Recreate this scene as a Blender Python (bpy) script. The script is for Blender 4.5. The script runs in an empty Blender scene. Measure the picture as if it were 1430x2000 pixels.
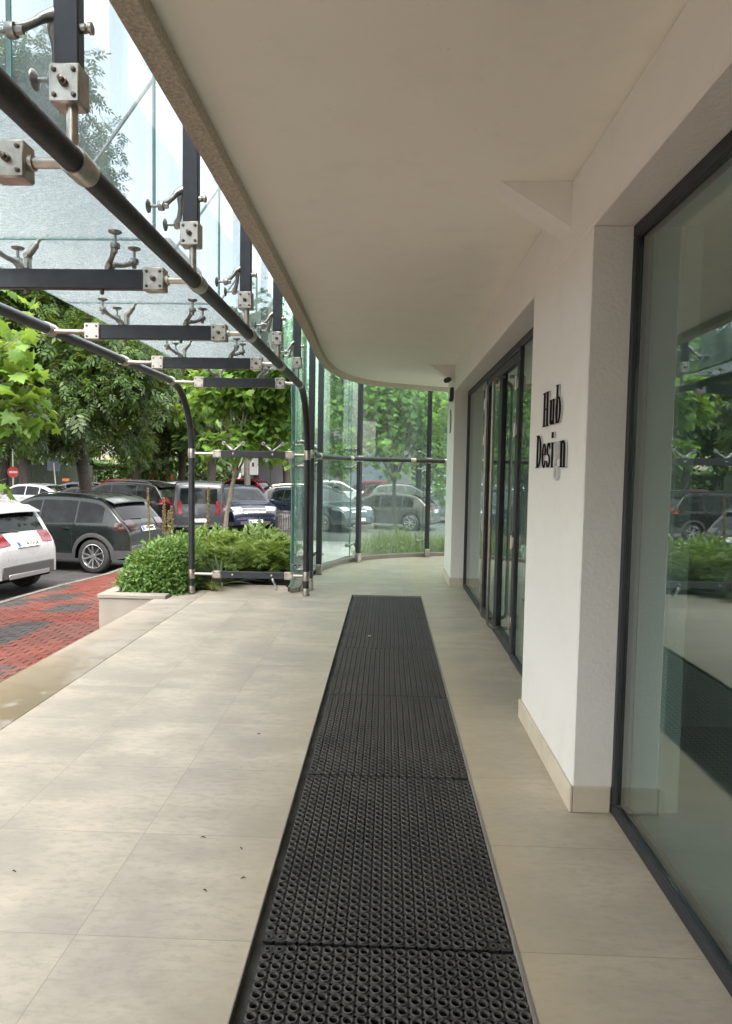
import bpy, math, random
import numpy as np
from mathutils import Vector, Matrix
random.seed(7); RNG = np.random.default_rng(11)
SC = bpy.context.scene; COL = SC.collection
R = math.radians; PI = math.pi

# ------------------------------------------------------------------ camera, sky, sun, exposure
cam_d = bpy.data.cameras.new('camera'); cam = bpy.data.objects.new('camera', cam_d); COL.objects.link(cam)
cam.location = (0, 0, 1.5)
cam.rotation_euler = (Matrix.Rotation(R(1.773), 3, 'Z') @ Matrix.Rotation(R(90 - 3.482), 3, 'X') @ Matrix.Rotation(R(1.0), 3, 'Z')).to_euler()
cam_d.sensor_fit = 'VERTICAL'; cam_d.sensor_height = 36; cam_d.lens = 1310 / 2000 * 36
cam_d.clip_start = 0.05; cam_d.clip_end = 2000
SC.camera = cam
W = bpy.data.worlds.new('World'); SC.world = W; W.use_nodes = True
nt = W.node_tree; bg = nt.nodes['Background']
sky = nt.nodes.new('ShaderNodeTexSky'); sky.sky_type = 'NISHITA'; sky.sun_disc = False
sky.sun_elevation = R(58); sky.sun_rotation = R(150); sky.air_density = 1.0; sky.dust_density = 4.0; sky.ozone_density = 1.0
hs = nt.nodes.new('ShaderNodeHueSaturation'); hs.inputs['Saturation'].default_value = 0.30
nt.links.new(sky.outputs[0], hs.inputs['Color']); wm = nt.nodes.new('ShaderNodeMix'); wm.data_type = 'RGBA'; wm.blend_type = 'MULTIPLY'; wm.inputs[0].default_value = 1; wm.inputs[7].default_value = (1.0, .955, .89, 1)
nt.links.new(hs.outputs[0], wm.inputs[6]); nt.links.new(wm.outputs[2], bg.inputs[0])
bg.inputs[1].default_value = 0.15
sd = bpy.data.lights.new('sun', 'SUN'); sun = bpy.data.objects.new('sun', sd); COL.objects.link(sun)
sd.energy = .5; sd.angle = R(28); sd.color = (1, .96, .9)
# hazy sun behind the building, to the right and behind the camera: the porch lies in its shade
_az = R(-150); _el = R(58)
_d = Vector((-math.sin(_az) * math.cos(_el), math.cos(_az) * math.cos(_el), math.sin(_el)))
sun.rotation_euler = _d.to_track_quat('Z', 'Y').to_euler(); sun.location = (-20, 20, 40)
SC.view_settings.view_transform = 'Standard'; SC.view_settings.look = 'None'; SC.view_settings.gamma = 1
SC.view_settings.exposure = 3.25
SC.render.engine = 'CYCLES'
SC.cycles.transparent_max_bounces = 32; SC.cycles.max_bounces = 8; SC.cycles.diffuse_bounces = 5
SC.cycles.glossy_bounces = 4; SC.cycles.transmission_bounces = 6
SC.cycles.caustics_reflective = False; SC.cycles.caustics_refractive = False
SC.cycles.sample_clamp_indirect = 6
try:
    SC.cycles.use_denoising = True
except Exception: pass

# ------------------------------------------------------------------ node helpers
def newmat(name):
    m = bpy.data.materials.new(name); m.use_nodes = True
    t = m.node_tree; t.nodes.clear()
    out = t.nodes.new('ShaderNodeOutputMaterial')
    return m, t, out
def N(t, typ, **kw):
    n = t.nodes.new(typ)
    for k, v in kw.items():
        if k in n.inputs: n.inputs[k].default_value = v
        else: setattr(n, k, v)
    return n
def L(t, a, b): t.links.new(a, b)
def c4(c): return (c[0], c[1], c[2], 1)
def math_n(t, op, a, b=None, clamp=False):
    n = t.nodes.new('ShaderNodeMath'); n.operation = op; n.use_clamp = clamp
    for i, v in enumerate((a, b)):
        if v is None: continue
        if isinstance(v, (int, float)): n.inputs[i].default_value = v
        else: t.links.new(v, n.inputs[i])
    return n.outputs[0]
def mixc(t, f, a, b, mode='MIX'):
    n = t.nodes.new('ShaderNodeMix'); n.data_type = 'RGBA'; n.blend_type = mode
    for s, v in ((0, f), (6, a), (7, b)):
        if isinstance(v, (int, float)): n.inputs[s].default_value = v
        elif isinstance(v, tuple): n.inputs[s].default_value = c4(v)
        else: t.links.new(v, n.inputs[s])
    return n.outputs[2]
def ramp(t, src, stops):
    n = t.nodes.new('ShaderNodeValToRGB'); e = n.color_ramp.elements
    while len(e) < len(stops): e.new(0.5)
    for i, (p, c) in enumerate(stops):
        e[i].position = p
        e[i].color = c4(c) if isinstance(c, tuple) else (c, c, c, 1)
    t.links.new(src, n.inputs[0]); return n.outputs[0]
def noise(t, scale, detail=4, vec=None, rough=.55):
    n = N(t, 'ShaderNodeTexNoise', Scale=scale, Detail=detail, Roughness=rough)
    if vec is not None: L(t, vec, n.inputs['Vector'])
    return n.outputs['Fac']
def coords(t, scale=(1, 1, 1), kind='Object'):
    tc = t.nodes.new('ShaderNodeTexCoord'); mp = t.nodes.new('ShaderNodeMapping')
    mp.inputs['Scale'].default_value = scale
    L(t, tc.outputs[kind], mp.inputs['Vector']); return mp.outputs[0]
def bump(t, h, strength, dist=.01):
    b = N(t, 'ShaderNodeBump', Strength=strength, Distance=dist); L(t, h, b.inputs['Height']); return b.outputs[0]

def simple(name, col, rough=.5, metal=0.0, var=.12, vscale=6, bstr=0.0, bscale=60, spec=None, coat=0):
    m, t, out = newmat(name)
    p = N(t, 'ShaderNodeBsdfPrincipled'); L(t, p.outputs[0], out.inputs[0])
    v = coords(t)
    nz = noise(t, vscale, 5, v)
    lo = tuple(max(0, c * (1 - var)) for c in col); hi = tuple(min(1, c * (1 + var)) for c in col)
    L(t, ramp(t, nz, [(.3, lo), (.7, hi)]), p.inputs['Base Color'])
    p.inputs['Roughness'].default_value = rough; p.inputs['Metallic'].default_value = metal
    if coat: p.inputs['Coat Weight'].default_value = coat; p.inputs['Coat Roughness'].default_value = .04
    if spec is not None: p.inputs['Specular IOR Level'].default_value = spec
    if bstr: L(t, bump(t, noise(t, bscale, 4, v), bstr), p.inputs['Normal'])
    return m

M = {}
def wall_paint(name, col, bstr, bscale, dirt):
    m, t, out = newmat(name); p = N(t, 'ShaderNodeBsdfPrincipled', Roughness=.88); L(t, p.outputs[0], out.inputs[0])
    tc = t.nodes.new('ShaderNodeTexCoord'); v = tc.outputs['Object']
    big = noise(t, .8, 5, v, .6); mid = noise(t, 5, 6, v, .65); sp = noise(t, 38, 3, v)
    c = mixc(t, ramp(t, big, [(.3, 0.0), (.7, 1.0)]), tuple(x * .955 for x in col), col)
    c = mixc(t, ramp(t, mid, [(.52, 0.0), (.75, .35)]), c, tuple(x * .84 for x in col))
    c = mixc(t, ramp(t, sp, [(.70, 0.0), (.78, .30)]), c, (.42, .38, .31))
    if dirt:
        sx = t.nodes.new('ShaderNodeSeparateXYZ'); L(t, v, sx.inputs[0])
        low = math_n(t, 'SUBTRACT', .75, math_n(t, 'MULTIPLY', sx.outputs[2], 1.6), True)
        c = mixc(t, math_n(t, 'MULTIPLY', math_n(t, 'MULTIPLY', low, mid), .7), c, (.50, .45, .36))
    L(t, c, p.inputs['Base Color']); L(t, bump(t, noise(t, bscale, 5, v), bstr), p.inputs['Normal']); return m
M['plaster'] = wall_paint('white_plaster', (.87, .855, .805), .35, 55, True)
M['ceiling'] = wall_paint('ceiling_paint', (.91, .895, .815), .10, 30, False)
M['stucco'] = simple('lip_stucco', (.62, .575, .47), .95, var=.3, vscale=90, bstr=1.0, bscale=130)
M['skirting'] = simple('stone_skirting', (.60, .535, .42), .45, var=.1, vscale=7)
M['black_metal'] = simple('dark_grey_metal', (.028, .031, .038), .42, .3, var=.25, vscale=14, bstr=.05)
M['tube_metal'] = simple('dark_tube_paint', (.02, .021, .024), .5, .2, var=.4, vscale=25, bstr=.15, bscale=90)
M['frame'] = simple('anthracite_frame', (.022, .024, .028), .45, .2, var=.2, vscale=10)
M['steel'] = simple('brushed_steel', (.40, .375, .335), .34, 1, var=.22, vscale=24, bstr=.05)
M['handle_steel'] = simple('handle_steel', (.27, .25, .215), .3, 1, var=.15, vscale=20)
M['castiron'] = simple('cast_steel', (.33, .325, .315), .40, 1, var=.25, vscale=40, bstr=.15, bscale=140)
M['bolt'] = simple('dark_bolt', (.16, .14, .12), .45, .9, var=.4, vscale=60)
M['rubber'] = None
M['well'] = simple('mat_well_floor', (.10, .098, .09), .8, var=.5, vscale=9)
M['kerb'] = simple('kerb_concrete', (.10, .09, .078), .85, var=.2, vscale=8, bstr=.3)
M['coping'] = simple('pale_stone', (.25, .23, .198), .7, var=.12, vscale=4, bstr=.15)
M['asphalt'] = simple('asphalt', (.036, .036, .038), .6, var=.35, vscale=3, bstr=.4, bscale=160)
M['pavement'] = simple('grey_pavement', (.20, .195, .19), .8, var=.2, vscale=3, bstr=.3)
M['soil'] = simple('soil', (.055, .042, .03), .95, var=.4, vscale=12, bstr=.8, bscale=40)
M['tyre'] = simple('tyre_rubber', (.016, .016, .017), .75, var=.3, vscale=20)
M['alloy'] = simple('alloy_rim', (.55, .56, .58), .25, .9, var=.1)
M['dark_plastic'] = simple('dark_plastic', (.03, .031, .033), .55, var=.2)
M['grey_plastic'] = simple('grey_plastic', (.035, .035, .037), .55, var=.15)
M['chrome'] = simple('chrome', (.75, .75, .76), .1, 1, var=.05)
M['white'] = simple('white_plate', (.55, .55, .54), .45, var=.05)
M['black'] = simple('black_print', (.008, .008, .009), .85, var=.1, spec=.1)
M['blue'] = simple('blue_band', (.03, .08, .4), .45, var=.1)
M['red_lens'] = simple('red_lens', (.085, .004, .007), .15, var=.4, vscale=14, coat=.25)
M['clear_lens'] = simple('clear_lens', (.42, .44, .47), .08, .5, var=.5, vscale=22, coat=1)
M['orange'] = simple('orange_paint', (.75, .2, .05), .5, var=.1)
M['redpaint'] = simple('red_paint', (.48, .03, .03), .5, var=.15)
M['bark_dark'] = simple('dark_bark', (.026, .021, .017), .95, var=.5, vscale=14, bstr=1, bscale=30)
M['bark_pale'] = simple('pale_bark', (.16, .14, .11), .9, var=.4, vscale=12, bstr=.7, bscale=30)
M['concrete'] = simple('pole_concrete', (.20, .19, .17), .9, var=.2, vscale=10, bstr=.3)
M['dkgreen'] = simple('dark_green_fence', (.035, .05, .036), .7, var=.3, vscale=5)
M['greywall'] = simple('grey_panel', (.13, .13, .145), .7, var=.08, vscale=1.2)
M['bluewall'] = simple('blue_grey_panel', (.09, .115, .16), .6, var=.1, vscale=1.2)
M['beigewall'] = simple('beige_render', (.30, .275, .235), .9, var=.1, vscale=.8)
M['interior'] = simple('interior_wall', (.68, .69, .67), .8, var=.04)
M['interior_floor'] = simple('interior_floor', (.50, .53, .54), .3, var=.08, vscale=2)
M['acrylic'] = simple('white_acrylic', (.6, .605, .605), .35, var=.03)
M['yellow'] = simple('yellow_paper', (.65, .6, .2), .7, var=.08)
M['seed'] = simple('dry_flower', (.17, .12, .055), .9, var=.4, vscale=50)
M['stem'] = simple('green_stem', (.12, .15, .05), .8, var=.3, vscale=20)
M['seam'] = simple('panel_seam', (.008, .008, .008), .8, var=.1)

def paint(name, col, metal=.4, rough=.22):
    m, t, out = newmat(name)
    p = N(t, 'ShaderNodeBsdfPrincipled'); L(t, p.outputs[0], out.inputs[0])
    v = coords(t); nz = noise(t, 700, 2, v)
    L(t, ramp(t, nz, [(.3, tuple(c * .88 for c in col)), (.7, tuple(min(1, c * 1.12) for c in col))]), p.inputs['Base Color'])
    dn = noise(t, 2.5, 5, v)
    L(t, ramp(t, dn, [(.35, rough), (.75, rough + .14)]), p.inputs['Roughness'])
    p.inputs['Metallic'].default_value = metal
    p.inputs['Specular IOR Level'].default_value = .2; p.inputs['Coat Weight'].default_value = .38; p.inputs['Coat Roughness'].default_value = .03
    return m
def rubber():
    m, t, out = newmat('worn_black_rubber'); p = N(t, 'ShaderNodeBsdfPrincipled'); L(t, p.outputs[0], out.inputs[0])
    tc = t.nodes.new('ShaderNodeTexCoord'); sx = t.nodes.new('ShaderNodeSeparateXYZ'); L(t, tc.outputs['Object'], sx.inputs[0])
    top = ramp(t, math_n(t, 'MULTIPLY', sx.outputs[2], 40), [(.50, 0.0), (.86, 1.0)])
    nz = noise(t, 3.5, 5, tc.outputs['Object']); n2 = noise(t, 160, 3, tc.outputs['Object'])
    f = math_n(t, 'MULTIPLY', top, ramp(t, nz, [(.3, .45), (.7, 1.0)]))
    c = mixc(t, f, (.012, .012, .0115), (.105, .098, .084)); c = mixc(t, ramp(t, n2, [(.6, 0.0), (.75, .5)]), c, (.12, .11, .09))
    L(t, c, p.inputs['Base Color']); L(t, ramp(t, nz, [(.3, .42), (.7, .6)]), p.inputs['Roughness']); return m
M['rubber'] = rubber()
PAINT = {'white': paint('white_car_paint', (.24, .247, .26), .0), 'green': paint('dark_green_grey_paint', (.012, .0165, .0155), .3),
         'silver': paint('silver_paint', (.24, .255, .285), .5), 'lsilver': paint('pale_silver_paint', (.34, .352, .375), .3), 'black': paint('black_paint', (.004, .004, .005), .0),
         'vangrey': paint('grey_van_paint', (.030, .032, .038), .3), 'blue': paint('dark_blue_paint', (.004, .006, .018), .2),
         'red': paint('red_car_paint', (.30, .010, .014), .1), 'teal': paint('slate_blue_paint', (.015, .022, .030), .3),
         'bronze': paint('grey_bronze_paint', (.06, .058, .054), .5), 'dgrey': paint('dark_grey_paint', (.05, .052, .058), .4),
         'wine': paint('deep_red_paint', (.16, .006, .010), .2), 'lblue': paint('blue_silver_paint', (.09, .108, .135), .4)}

# car glass: dark tinted
m, t, out = newmat('car_glass'); p = N(t, 'ShaderNodeBsdfPrincipled'); L(t, p.outputs[0], out.inputs[0])
v = coords(t); L(t, ramp(t, noise(t, 3, 5, v), [(.35, (.002, .003, .003)), (.55, (.006, .008, .008)), (.8, (.02, .023, .022))]), p.inputs['Base Color'])
p.inputs['Roughness'].default_value = .04; p.inputs['Specular IOR Level'].default_value = .15
M['car_glass'] = m

# floor tile: 0.605 m squares, cloudy beige with streaks along X
def tile_mat():
    m, t, out = newmat('stone_floor_tiles'); p = N(t, 'ShaderNodeBsdfPrincipled'); L(t, p.outputs[0], out.inputs[0])
    tc = t.nodes.new('ShaderNodeTexCoord'); sx = t.nodes.new('ShaderNodeSeparateXYZ'); L(t, tc.outputs['Object'], sx.inputs[0])
    S = .5985; SY = .605
    u = math_n(t, 'DIVIDE', math_n(t, 'SUBTRACT', math_n(t, 'ADD', sx.outputs[0], .97 + 10 * S), math_n(t, 'MULTIPLY', math_n(t, 'GREATER_THAN', sx.outputs[0], .40), .2145)), S)
    w = math_n(t, 'DIVIDE', math_n(t, 'ADD', sx.outputs[1], 10 * SY - 2.035), SY)
    fu = math_n(t, 'FRACT', u); fw = math_n(t, 'FRACT', w)
    du = math_n(t, 'MULTIPLY', math_n(t, 'MINIMUM', fu, math_n(t, 'SUBTRACT', 1, fu)), S)
    dw = math_n(t, 'MULTIPLY', math_n(t, 'MINIMUM', fw, math_n(t, 'SUBTRACT', 1, fw)), SY)
    d = math_n(t, 'MINIMUM', du, dw)
    joint = math_n(t, 'LESS_THAN', d, .0018)
    cid = t.nodes.new('ShaderNodeCombineXYZ'); L(t, math_n(t, 'FLOOR', u), cid.inputs[0]); L(t, math_n(t, 'FLOOR', w), cid.inputs[1])
    wn = t.nodes.new('ShaderNodeTexWhiteNoise'); wn.noise_dimensions = '3D'; L(t, cid.outputs[0], wn.inputs['Vector'])
    # per tile shifted streaky noise
    ad = t.nodes.new('ShaderNodeVectorMath'); ad.operation = 'MULTIPLY_ADD'
    L(t, wn.outputs['Color'], ad.inputs[0]); ad.inputs[1].default_value = (.35, .35, 0); L(t, tc.outputs['Object'], ad.inputs[2])
    def mp(sc):
        n = t.nodes.new('ShaderNodeMapping'); n.inputs['Scale'].default_value = sc; L(t, ad.outputs[0], n.inputs[0]); return n.outputs[0]
    streak = noise(t, 1.0, 8, mp((2.6, 5.2, 1)), .62)
    fine = noise(t, 1.0, 6, mp((16, 36, 1)), .72)
    cloud = noise(t, 1.0, 4, mp((1.5, 2.4, 1)), .55)
    base = mixc(t, ramp(t, streak, [(.38, 0.0), (.66, 1.0)]), (.525, .468, .375), (.420, .375, .302))
    base = mixc(t, ramp(t, cloud, [(.44, 0.0), (.58, .8)]), base, (.375, .34, .285))
    base = mixc(t, ramp(t, fine, [(.47, 0.0), (.66, .60)]), base, (.32, .285, .235))
    # yellow-brown staining along the mat well and the shop side
    ax = math_n(t, 'ABSOLUTE', math_n(t, 'SUBTRACT', sx.outputs[0], .02))
    st = math_n(t, 'MULTIPLY', math_n(t, 'SUBTRACT', 1.0, math_n(t, 'MULTIPLY', math_n(t, 'ABSOLUTE', math_n(t, 'SUBTRACT', ax, .42)), 3.2), True), noise(t, 2.2, 4, tc.outputs['Object']))
    right = math_n(t, 'MULTIPLY', math_n(t, 'GREATER_THAN', sx.outputs[0], .42), .24)
    base = mixc(t, math_n(t, 'ADD', math_n(t, 'MULTIPLY', st, .75), right, True), base, (.50, .405, .255))
    specks = noise(t, 60, 2, tc.outputs['Object'])
    base = mixc(t, ramp(t, specks, [(.70, 0.0), (.76, .4)]), base, (.22, .20, .17))
    base = mixc(t, math_n(t, 'MULTIPLY', joint, .6), base, (.24, .21, .17))
    tv = math_n(t, 'ADD', .965, math_n(t, 'MULTIPLY', wn.outputs['Value'], .07))
    vm = t.nodes.new('ShaderNodeVectorMath'); vm.operation = 'SCALE'; L(t, base, vm.inputs[0]); L(t, tv, vm.inputs['Scale'])
    L(t, vm.outputs[0], p.inputs['Base Color'])
    L(t, ramp(t, streak, [(.3, .34), (.7, .52)]), p.inputs['Roughness'])
    L(t, bump(t, math_n(t, 'ADD', math_n(t, 'MULTIPLY', fine, .25), math_n(t, 'SUBTRACT', 1, joint)), .25, .002), p.inputs['Normal'])
    return m
M['tile'] = tile_mat()
def strip_mat():
    m, t, out = newmat('weathered_border_stone'); p = N(t, 'ShaderNodeBsdfPrincipled'); L(t, p.outputs[0], out.inputs[0])
    tc = t.nodes.new('ShaderNodeTexCoord'); sx = t.nodes.new('ShaderNodeSeparateXYZ'); L(t, tc.outputs['Object'], sx.inputs[0])
    v = coords(t, (2.6, 5, 1)); b = noise(t, 1, 8, v, .65); big = noise(t, .55, 4, coords(t, (3, 1.4, 1), 'Object'), .5)
    base = ramp(t, b, [(.3, (.21, .185, .145)), (.5, (.31, .28, .232)), (.7, (.38, .34, .283))])
    near = math_n(t, 'MULTIPLY', math_n(t, 'SUBTRACT', 7.0, sx.outputs[1]), .33, True)
    wet = ramp(t, math_n(t, 'ADD', math_n(t, 'MULTIPLY', big, .6), math_n(t, 'MULTIPLY', b, .45)), [(.49, 0.0), (.53, 1.0)])
    wet = math_n(t, 'MULTIPLY', wet, near)
    base = mixc(t, math_n(t, 'MULTIPLY', wet, .8), base, (.17, .13, .065))
    fw = math_n(t, 'FRACT', math_n(t, 'DIVIDE', sx.outputs[1], 1.21))
    base = mixc(t, math_n(t, 'MULTIPLY', math_n(t, 'LESS_THAN', fw, .003), .6), base, (.2, .18, .14))
    L(t, base, p.inputs['Base Color']); L(t, math_n(t, 'SUBTRACT', .75, math_n(t, 'MULTIPLY', wet, .4)), p.inputs['Roughness'])
    L(t, bump(t, b, .3, .004), p.inputs['Normal']); return m
M['strip'] = strip_mat()
def brick_mat():
    m, t, out = newmat('paver_bricks'); p = N(t, 'ShaderNodeBsdfPrincipled'); L(t, p.outputs[0], out.inputs[0])
    at = t.nodes.new('ShaderNodeAttribute'); at.attribute_name = 'tint'
    v = coords(t); n1 = noise(t, 18, 6, v); n2 = noise(t, 1.1, 4, v)
    c = mixc(t, ramp(t, n1, [(.35, .0), (.75, .5)]), at.outputs['Color'], (.065, .042, .034))
    c = mixc(t, ramp(t, n2, [(.5, 0.0), (.68, .55)]), c, (.050, .036, .030))
    L(t, c, p.inputs['Base Color']); L(t, ramp(t, n2, [(.35, .42), (.65, .8)]), p.inputs['Roughness'])
    L(t, bump(t, n1, .4, .004), p.inputs['Normal']); return m
M['brick'] = brick_mat()

def leaf_mat(name, a, b, c, trans=.35, rough=.45):
    m, t, out = newmat(name)
    g = t.nodes.new('ShaderNodeNewGeometry')
    col = ramp(t, g.outputs['Random Per Island'], [(0.0, a), (.5, b), (1.0, c)])
    p = N(t, 'ShaderNodeBsdfPrincipled', Roughness=rough); L(t, col, p.inputs['Base Color'])
    p.inputs['Specular IOR Level'].default_value = .22
    tr = t.nodes.new('ShaderNodeBsdfTranslucent')
    L(t, mixc(t, .6, col, (.30, .42, .05), 'MIX'), tr.inputs['Color'])
    mx = t.nodes.new('ShaderNodeMixShader'); mx.inputs[0].default_value = trans
    L(t, p.outputs[0], mx.inputs[1]); L(t, tr.outputs[0], mx.inputs[2]); L(t, mx.outputs[0], out.inputs[0])
    return m
M['leaf_dark'] = leaf_mat('dark_ash_leaves', (.008, .019, .005), (.019, .041, .009), (.045, .084, .018), .2)
M['leaf_lime'] = leaf_mat('bright_plane_leaves', (.045, .105, .016), (.085, .175, .028), (.15, .26, .045), .40)
M['leaf_mid'] = leaf_mat('mid_green_leaves', (.024, .05, .014), (.045, .088, .024), (.08, .14, .038), .3)
M['leaf_back'] = leaf_mat('background_leaves', (.03, .058, .022), (.052, .094, .035), (.09, .14, .052), .3)
M['leaf_box'] = leaf_mat('glossy_shrub_leaves', (.045, .10, .025), (.09, .18, .045), (.15, .25, .07), .3, .38)
M['leaf_jun'] = leaf_mat('juniper_needles', (.085, .145, .030), (.16, .235, .055), (.25, .32, .09), .3, .6)
M['leaf_yucca'] = leaf_mat('grey_green_blades', (.11, .15, .10), (.17, .22, .16), (.26, .31, .23), .15, .5)
M['leaf_grass'] = leaf_mat('long_grass_blades', (.10, .14, .03), (.20, .23, .06), (.36, .33, .15), .3, .6)
M['leaf_weed'] = leaf_mat('pale_weed_leaves', (.10, .17, .05), (.16, .24, .08), (.22, .30, .12), .35)

def thin_fresnel(t, ior):
    # same reflectance on both faces of a thin pane
    g = t.nodes.new('ShaderNodeNewGeometry'); fr = t.nodes.new('ShaderNodeFresnel')
    L(t, math_n(t, 'ADD', ior, math_n(t, 'MULTIPLY', g.outputs['Backfacing'], 1 / ior - ior)), fr.inputs['IOR']); return fr
def sheet_glass(name, tint, dirtcol, d0, d1, dscale, ior=1.5, rough=.0):
    m, t, out = newmat(name)
    tr = t.nodes.new('ShaderNodeBsdfTransparent'); tr.inputs[0].default_value = c4(tint)
    v = coords(t, dscale)
    f = ramp(t, noise(t, 1, 7, v, .62), [(.35, d0), (.72, d1)])
    df = t.nodes.new('ShaderNodeBsdfTranslucent'); df.inputs[0].default_value = c4(dirtcol)
    m1 = t.nodes.new('ShaderNodeMixShader'); L(t, f, m1.inputs[0]); L(t, tr.outputs[0], m1.inputs[1]); L(t, df.outputs[0], m1.inputs[2])
    gl = N(t, 'ShaderNodeBsdfGlossy', Roughness=rough); gl.inputs[0].default_value = (.95, 1, .98, 1)
    fr = thin_fresnel(t, ior)
    m2 = t.nodes.new('ShaderNodeMixShader'); L(t, fr.outputs[0], m2.inputs[0]); L(t, m1.outputs[0], m2.inputs[1]); L(t, gl.outputs[0], m2.inputs[2])
    L(t, m2.outputs[0], out.inputs[0]); return m
M['facade_glass'] = sheet_glass('facade_glass', (.61, .665, .69), (.56, .61, .63), .06, .26, (5, 5, .35), 1.45)
M['wall_glass'] = sheet_glass('wall_glass', (.80, .90, .865), (.50, .58, .56), .015, .13, (5, 5, .35), 1.45)
M['shop_glass'] = sheet_glass('shop_glass', (.74, .845, .83), (.3, .36, .34), .0, .03, (3, 3, .8), 2.7)
def ripple_glass():
    m, t, out = newmat('rippled_canopy_glass')
    v = coords(t, (20, 30, 12)); nz = noise(t, 1.7, 6, v, .62)
    bn = bump(t, nz, .9, .02)
    rf = N(t, 'ShaderNodeBsdfRefraction', Roughness=.06, IOR=1.12); rf.inputs[0].default_value = (.72, .785, .80, 1); L(t, bn, rf.inputs['Normal'])
    tl = t.nodes.new('ShaderNodeBsdfTranslucent'); tl.inputs[0].default_value = (.58, .63, .645, 1); L(t, bn, tl.inputs['Normal'])
    tr = t.nodes.new('ShaderNodeBsdfTransparent'); tr.inputs[0].default_value = (.72, .785, .80, 1)
    m0 = t.nodes.new('ShaderNodeMixShader'); m0.inputs[0].default_value = .5; L(t, rf.outputs[0], m0.inputs[1]); L(t, tr.outputs[0], m0.inputs[2])
    m1 = t.nodes.new('ShaderNodeMixShader'); L(t, ramp(t, nz, [(.32, .22), (.66, .62)]), m1.inputs[0]); L(t, m0.outputs[0], m1.inputs[1]); L(t, tl.outputs[0], m1.inputs[2])
    gl = N(t, 'ShaderNodeBsdfGlossy', Roughness=.08); L(t, bn, gl.inputs['Normal'])
    fr = thin_fresnel(t, 1.45)
    m2 = t.nodes.new('ShaderNodeMixShader'); L(t, fr.outputs[0], m2.inputs[0]); L(t, m1.outputs[0], m2.inputs[1]); L(t, gl.outputs[0], m2.inputs[2])
    L(t, m2.outputs[0], out.inputs[0]); return m
M['canopy_glass'] = ripple_glass()
M['glass_edge'] = simple('green_glass_edge', (.05, .22, .20), .2, var=.2, vscale=9, coat=.5)

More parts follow.
